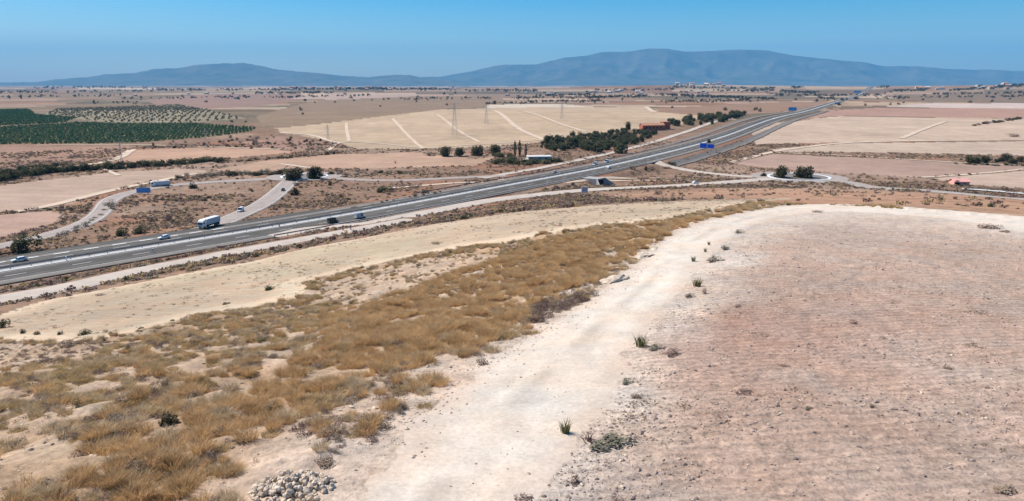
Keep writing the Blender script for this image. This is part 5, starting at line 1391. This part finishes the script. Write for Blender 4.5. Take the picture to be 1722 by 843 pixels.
# ---------------------------------------------------------------- vehicles
def prism(name, prof, y0, y1, inset=None, bev=0.05):
    """side profile (x,z) extruded across y"""
    n_ = len(prof); V = [(x, y0 + (inset[k] if inset else 0), z) for k, (x, z) in enumerate(prof)] + [(x, y1 - (inset[k] if inset else 0), z) for k, (x, z) in enumerate(prof)]
    F = [tuple(range(n_)), tuple(range(2 * n_ - 1, n_ - 1, -1))] + [(k, n_ + k, n_ + (k + 1) % n_, (k + 1) % n_) for k in range(n_)]
    me = pd(name, (V, F)); bm = bmesh.new(); bm.from_mesh(me); bmesh.ops.recalc_face_normals(bm, faces=bm.faces[:])
    if bev: bmesh.ops.bevel(bm, geom=bm.edges[:], offset=bev, segments=2, affect='EDGES')
    bm.to_mesh(me); bm.free(); me.polygons.foreach_set('use_smooth', np.zeros(len(me.polygons), bool)); return me
def wheel(par, x, y, r0, w_=0.22):
    bm = bmesh.new(); bmesh.ops.create_cone(bm, cap_ends=True, segments=18, radius1=r0, radius2=r0, depth=w_); bmesh.ops.rotate(bm, verts=bm.verts, matrix=Matrix.Rotation(math.pi / 2, 3, 'X'))
    me = bpy.data.meshes.new('wheel'); bm.to_mesh(me); bm.free(); o = add('wheel', me, M['tyre'], par, (x, y, r0))
    bm = bmesh.new(); bmesh.ops.create_cone(bm, cap_ends=True, segments=12, radius1=r0 * .6, radius2=r0 * .6, depth=w_ + .03); bmesh.ops.rotate(bm, verts=bm.verts, matrix=Matrix.Rotation(math.pi / 2, 3, 'X'))
    me = bpy.data.meshes.new('rim'); bm.to_mesh(me); bm.free(); add('rim', me, M['steel'], o); return o
def slab(name, pts, mat, par):
    n_ = len(pts) // 2
    return add(name, pd(name, (pts, [(0, 1, 2, 3), (7, 6, 5, 4), (0, 4, 5, 1), (1, 5, 6, 2), (2, 6, 7, 3), (3, 7, 4, 0)])), mat, par)
def glass_quad(par, a, b, c, d, nrm, nm='window'):
    o = [Vector(q) for q in (a, b, c, d)]; n_ = Vector(nrm).normalized() * 0.02
    return slab(nm, [tuple(q + n_) for q in o] + [tuple(q - n_) for q in o], M['glass'], par)
def car(pos, rz, paint, label, L=4.35, W=1.78, Ht=1.48, van=False):
    r_ = empty('van' if van else 'car', tuple(pos), rz); r_.scale = (.68, .68, .68); h = Ht; x = L / 2; w_ = W / 2
    body = [(-x, .32), (x, .30), (x + .02, .55), (x - .12, .76), (x * .42, .90), (-x + .12, .92), (-x, .8)]
    add('body', prism('body', body, -w_, w_, None, 0.07), paint, r_)
    if van: cab = [(-x + .05, .85), (x * .62, .85), (x * .36, h), (-x + .12, h)]
    else: cab = [(-x + .35, .86), (x * .46, .86), (x * .10, h), (-x * .58, h), (-x + .18, .95)]
    ins = [0.05 if z < 1 else 0.17 for _, z in cab]
    cb = add('cabin', prism('cabin', cab, -w_, w_, ins, 0.05), paint, r_)
    fx0, fz0, fx1, fz1 = cab[1][0], .95, cab[2][0], h - .08
    glass_quad(cb, (fx0 - .05, -w_ + .16, fz0), (fx0 - .05, w_ - .16, fz0), (fx1 + .05, w_ - .26, fz1), (fx1 + .05, -w_ + .26, fz1), (h - .9, 0, fx0 - fx1), 'windscreen')
    rx_ = cab[-1][0]; rx2 = cab[-2][0]
    glass_quad(cb, (rx_ + .0, -w_ + .2, .98), (rx_ + .0, w_ - .2, .98), (rx2 - .03, w_ - .27, h - .1), (rx2 - .03, -w_ + .27, h - .1), (-1, 0, .5), 'rear_window')
    for s_ in (-1, 1):
        y0, y1 = s_ * (w_ - .055), s_ * (w_ - .155)
        a0, a1 = (-x * .60 if not van else x * .02), x * .36
        glass_quad(cb, (a0, y0, .97), (a1, y0, .97), (x * .10 if not van else x * .33, y1, h - .13), (a0 + .12, y1, h - .13), (0, s_, .2), 'window')
        add('headlight', boxm('headlight', x - .1, x + .03, s_ * (w_ - .42) - .16, s_ * (w_ - .42) + .16, .56, .70), M['white'], r_)
    for wx in (-x * .62, x * .62):
        for wy in (-w_ + .06, w_ - .06): wheel(r_, wx, wy, .31)
    return tag(r_, label, 'van' if van else 'car')
def on_mw(u, v, off=None):
    i_, o_, al_ = mw_point(u, v, MWZ + 0.6); pp, a_ = mw_at(S_MW[i_] + al_, o_ if off is None else off, 0.075); return pp, a_
def lorry(pos, rz, label, cabm, boxm_, L=11.5, W=2.5, boxh=3.3, tip=True, name='lorry'):
    r_ = empty(name, tuple(pos), rz); r_.scale = (.73, .73, .73); x = L / 2; w_ = W / 2
    cabp = [(x - 2.2, .75), (x, .75), (x + .03, 1.6), (x - .12, 2.6), (x - .5, 3.15), (x - 2.2, 3.55)]
    cb = add('cab', prism('cab', cabp, -w_, w_, None, 0.1), cabm, r_)
    glass_quad(cb, (x + .05, -w_ + .2, 1.65), (x + .05, w_ - .2, 1.65), (x - .09, w_ - .25, 2.5), (x - .09, -w_ + .25, 2.5), (1, 0, .15), 'windscreen')
    add('grille', boxm('grille', x + .0, x + .06, -.7, .7, .95, 1.4), M['steel'], cb)
    for s_ in (-1, 1):
        glass_quad(cb, (x - 1.25, s_ * (w_ + .01), 1.75), (x - .35, s_ * (w_ + .01), 1.75), (x - .42, s_ * (w_ + .01), 2.5), (x - 1.25, s_ * (w_ + .01), 2.5), (0, s_, 0), 'window')
        add('headlight', boxm('headlight', x - .06, x + .06, s_ * .95 - .2, s_ * .95 + .2, .85, 1.05), M['white'], cb)
        add('mirror', boxm('mirror', x - .3, x - .15, s_ * (w_ + .28) - .12, s_ * (w_ + .28) + .12, 1.9, 2.5), M['chassis'], cb)
    add('chassis', boxm('chassis', -x, x - .3, -w_ + .45, w_ - .45, .55, 1.05), M['chassis'], r_)
    if tip: bp = [(-x, 1.15), (x - 2.7, 1.15), (x - 2.5, boxh - .15), (x - 2.7, boxh), (-x + .1, boxh), (-x - .05, boxh - .2)]
    else: bp = [(-x, 1.0), (x - 2.4, 1.0), (x - 2.4, boxh), (-x, boxh)]
    tr = add('trailer_body', prism('trailer_body', bp, -w_ - .02, w_ + .02, None, 0.08), boxm_, r_)
    if tip:
        add('tarpaulin', boxm('tarpaulin', -x + .15, x - 2.8, -w_ - .05, w_ + .05, boxh - .04, boxh + .12, bev=.05), M['white'], tr)
        for k in range(6):
            xx = -x + .5 + k * (L - 3.6) / 5
            for s_ in (-1, 1): add('rib', boxm('rib', xx - .06, xx + .06, s_ * (w_ + .05) - .05, s_ * (w_ + .05) + .05, 1.2, boxh - .2), boxm_, tr)
    for wx in (x - 1.2, x - 3.4, -x + 1.0, -x + 2.2, -x + 3.4):
        for wy in (-w_ + .2, w_ - .2): wheel(r_, wx, wy, .5, .35)
    return tag(r_, label, 'lorry')
p, a = on_mw(55, 446, 7.4); car(p, a + math.pi, M['carwhite'], 'white estate car on the far carriageway in line with the big green bush', 4.7)
p, a = on_mw(278, 399, 7.4); car(p, a + math.pi, M['carwhite'], 'white saloon car on the far carriageway ahead of the lorry', 4.4)
p, a = on_mw(352, 378, 14.6); lorry(p, math.radians(-103), 'white articulated lorry with a grey tipper trailer joining the motorway', M['white'], M['trailer'], 11.0)
p, a = on_mw(546, 369, -7.4); car(p, a, M['cardark'], 'dark green van on the carriageway nearer the hill', 5.0, 1.95, 2.2, True)
p, a = on_mw(588, 361, -7.6); car(p, a, M['carsilver'], 'silver grey van on the near carriageway ahead of the dark green van', 5.2, 2.0, 2.4, True)
p, a = on_mw(906, 287, 7.4); car(p, a + math.pi, M['carsilver'], 'silver car on the far carriageway above the underpass')
p, a = on_mw(985, 275, 7.4); car(p, a + math.pi, M['carwhite'], 'white van on the far carriageway behind another white van by the garden', 5.2, 2.0, 2.3, True)
p, a = on_mw(1003, 271, 7.4); car(p, a + math.pi, M['carwhite'], 'last white van of the two on the far carriageway by the grove', 5.2, 2.0, 2.3, True)
p, a = on_mw(1013, 281, -5.0); car(p, a, M['carwhite'], 'white car on the near carriageway level with the grove')
def on_road(u, v, c, off=0.0, dz=0.05):
    p = survey([(u, v)], H)[0]; i = int(np.argmin(np.hypot(c[:, 0] - p[0], c[:, 1] - p[1]))); n_, d_ = normals2(c)
    return Vector((c[i, 0] + n_[i, 0] * off, c[i, 1] + n_[i, 1] * off, c[i, 2] + dz)), math.atan2(d_[i, 1], d_[i, 0])
p, a = on_road(412, 358, R_B, -1.8, 0.07); car(p, a, M['carwhite'], 'white van coming down the slip road behind the lorry', 5.0, 1.9, 2.0, True)
p, a = on_road(478, 321, R_B, 1.5, 0.07); car(p, a, M['cardark'], 'small dark car on the slip road just below the roundabout', 4.0)
p, a = on_road(1185, 311, R_D, 1.8, 0.07); car(p, a, M['carwhite'], 'white car on the long road near the bigger roundabout', 4.4)
p = spot(270, 314); lorry((p[0], p[1], p[2] + 0.02), 0.55 + math.pi, 'grey box lorry parked by the pale blue sign', M['white'], M['trailer'], 10.0, 2.5, 3.2, False)

# ---------------------------------------------------------------- foreground plants, rocks and stones
M['weed'] = foliage_mat('olive_weed_leaves', (0.13, 0.13, 0.055), (0.20, 0.19, 0.09), None, 0.3)
SPIKE = [grass_mesh('spiky_tuft', 700 + k, 70, 1.0, 0.45, 0.45, 0.022, M['weed']) for k in range(3)]
def tuft(u, v, hpx, wpx, me, name, label, cat='plant', group=None):
    p = survey([(u, v)], Hbase)[0]; p[2] = Hp(p[0], p[1]); h = metres(hpx * 0.95, p); w_ = metres(wpx * 1.15, p)
    o = add(name, me, None, None, (p[0], p[1], p[2] - 0.01)); o.scale = (w_, w_, h); _tc[0] += 1; o.rotation_euler = (0, 0, (_tc[0] * 2.1) % 6.28)
    return tag(o, label, cat, group)
tuft(950, 728, 30, 22, SPIKE[0], 'spiky_plant', 'upright spiky green plant alone in the pale track')
tuft(1078, 583, 26, 26, SPIKE[1], 'spiky_plant', 'spiky dark green weed at the ploughed edge of the track')
tuft(1166, 440, 14, 10, SPIKE[2], 'spiky_plant', 'small spiky weed on the pale track above the clump of weeds')
tuft(1172, 482, 18, 18, SPIKE[0], 'spiky_plant', 'spiky weed in the clump halfway along the ploughed edge')
tuft(1186, 424, 10, 6, SPIKE[1], 'spiky_plant', 'thin spiky weed near the top of the ploughed edge')
tuft(1192, 412, 9, 6, SPIKE[2], 'spiky_plant', 'topmost thin spiky weed of the ploughed edge')
shrub(1028, 750, 16, 84, 'grey', 'wide flat grey green weed sprawling beside the track', None, 'sprawling_weed', False)
tuft(990, 742, 22, 20, grass_mesh('dead_weed', 720, 24, 0.9, 0.5, 1.1, 0.05, M['mauve']), 'dead_weed', 'black dead weed at the end of the sprawling grey green weed')
for (u, v, h, w_, kd, lb) in [(1104, 588, 9, 34, 'grey', 'low weed trailing from the spiky dark green weed'), (1128, 598, 10, 40, 'mauve', 'low reddish weeds past the trailing weed'), (1055, 645, 10, 26, 'grey', 'low grey weed on the ploughed edge, upper of a pair'), (1071, 670, 12, 24, 'brown', 'brown weed on the ploughed edge, lower of a pair'),
        (1160, 500, 9, 18, 'grey', 'grey weed under the clump on the ploughed edge'), (1184, 494, 12, 10, 'mauve', 'dark weed right of the clump on the ploughed edge'), (1202, 440, 9, 34, 'grey', 'wide grey weed patch near the top of the ploughed edge'), (1218, 420, 9, 20, 'grey', 'grey weed above the wide weed patch'), (1243, 392, 7, 20, 'grey', 'low grey weed at the head of the ploughed field'),
        (1665, 384, 10, 46, 'brown', 'long dark weed patch on the far pale rim of the field'), (1690, 391, 6, 24, 'brown', 'small weed patch after the long dark one on the far rim'), (1375, 357, 5, 22, 'brown', 'small dark weed on the far rim of the field'), (1435, 545, 9, 14, 'mauve', 'small dark clump alone in the upper ploughed field'), (1240, 517, 6, 16, 'mauve', 'flat dark clump left in the upper ploughed field'),
        (1252, 663, 7, 34, 'mauve', 'long dark reddish clod patch in the ploughed field'), (1595, 620, 9, 20, 'brown', 'brown weed right in the ploughed field'), (1360, 690, 7, 18, 'grey', 'grey weed in the middle ploughed field'), (1465, 685, 9, 16, 'grey', 'second grey weed in the middle ploughed field'), (1690, 826, 12, 50, 'brown', 'brown weed patch at the stony bottom of the field'), (965, 812, 14, 30, 'mauve', 'reddish dead weed on the lower track edge'), (880, 840, 10, 34, 'mauve', 'reddish dead weed at the very foot of the track'),
        (812, 613, 15, 26, 'brown', 'rounded brown cushion shrub at the grass side of the track'), (285, 718, 26, 34, 'dark', 'dark green cushion shrub beside the bare strip of the slope'), (460, 690, 18, 32, 'grey', 'grey shrub in the golden grass of the slope')]:
    shrub(u, v, h, w_, kd, lb, None, 'weed' if u > 800 else 'shrub', False)
for (u, v, h, w_) in [(8, 551, 17, 19), (37, 561, 9, 12), (62, 563, 8, 11), (101, 563, 7, 10), (140, 563, 9, 24), (186, 562, 6, 8), (237, 553, 4, 10), (450, 488, 8, 20), (290, 540, 4, 8), (380, 512, 4, 14)]:
    shrub(u, v, h, w_, 'green', 'small green shrub along the lower edge of the pale fallow field', 'shrubs on the fallow field edge', 'shrub', False)
for (u, v, h, w_) in [(225, 530, 4, 5), (293, 513, 4, 6), (472, 443, 4, 6), (155, 527, 3, 4), (385, 470, 3, 5), (620, 436, 3, 4), (560, 441, 3, 4), (170, 497, 4, 22), (225, 517, 3, 4)]:
    shrub(u, v, h, w_, 'brown', 'tiny dark weed dotted on the pale fallow field', 'weeds on the fallow field', 'weed', False)
for (u, v, h, w_) in [(118, 582, 9, 40), (188, 584, 8, 30), (225, 585, 8, 26), (575, 507, 7, 30), (690, 470, 8, 22), (860, 415, 7, 30), (905, 410, 7, 36), (1012, 385, 6, 40), (735, 410, 5, 22)]:
    shrub(u, v, h, w_, 'brown', 'brown shrub on the bank between the fallow field and the slope', 'shrubs on the fallow field bank', 'shrub', False)
for k, (u, v, w_, h) in enumerate(ROCKS):
    p = survey([(u, v + h * 0.35)], Hbase)[0]; p[2] = Hp(p[0], p[1]); ww = metres(w_, p) / 2; hh = metres(h, p) * 0.4
    o = add('rock_outcrop', rock_mesh('rock_outcrop', 800 + k, ww, ww * 0.6, hh, M['rock'], 3), None, None, (p[0], p[1], p[2] + 0.02)); o.rotation_euler = (0.08, -0.05, 0.5 + 0.2 * k)
    tag(o, ['pale rock hump beside the track where it bends uphill', 'long pale rock hump under golden grass by the mauve scrub', 'pale pinkish rock at the lower end of the mauve scrub', 'low pale rock ledge on the upper track edge', 'single pale boulder in the golden grass', 'flat pale rock in the sparse scrub', 'pale rock step on the bare slope', 'thin pale ledge at the top of the track edge'][k], 'rock')
p0 = survey([(492, 822)], Hbase)[0]
pile = empty('stone_pile', (p0[0], p0[1], Hp(p0[0], p0[1])))
SM = [rock_mesh('stone', 900 + k, 0.095, 0.075, 0.06, M['stone'], 1) for k in range(5)]
r = np.random.default_rng(88)
for k in range(210):
    a = r.uniform(0, 6.28); q = r.uniform() ** 0.6; x = p0[0] + math.cos(a) * q * 0.95; y = p0[1] + math.sin(a) * q * 0.85
    z = Hp(x, y) + max(0, (1 - q) * 0.22 * r.uniform(0.1, 1)) + 0.02
    o = add('stone', SM[k % 5], None, pile, (x - p0[0], y - p0[1], z - pile.location[2])); s_ = r.uniform(0.5, 1.5); o.scale = (s_, s_, s_); o.rotation_euler = tuple(r.uniform(0, 6.28, 3))
tag(pile, 'heap of small pale limestone pieces at the foot of the dry tussocks', 'stone pile')
print('objects', len(bpy.data.objects))
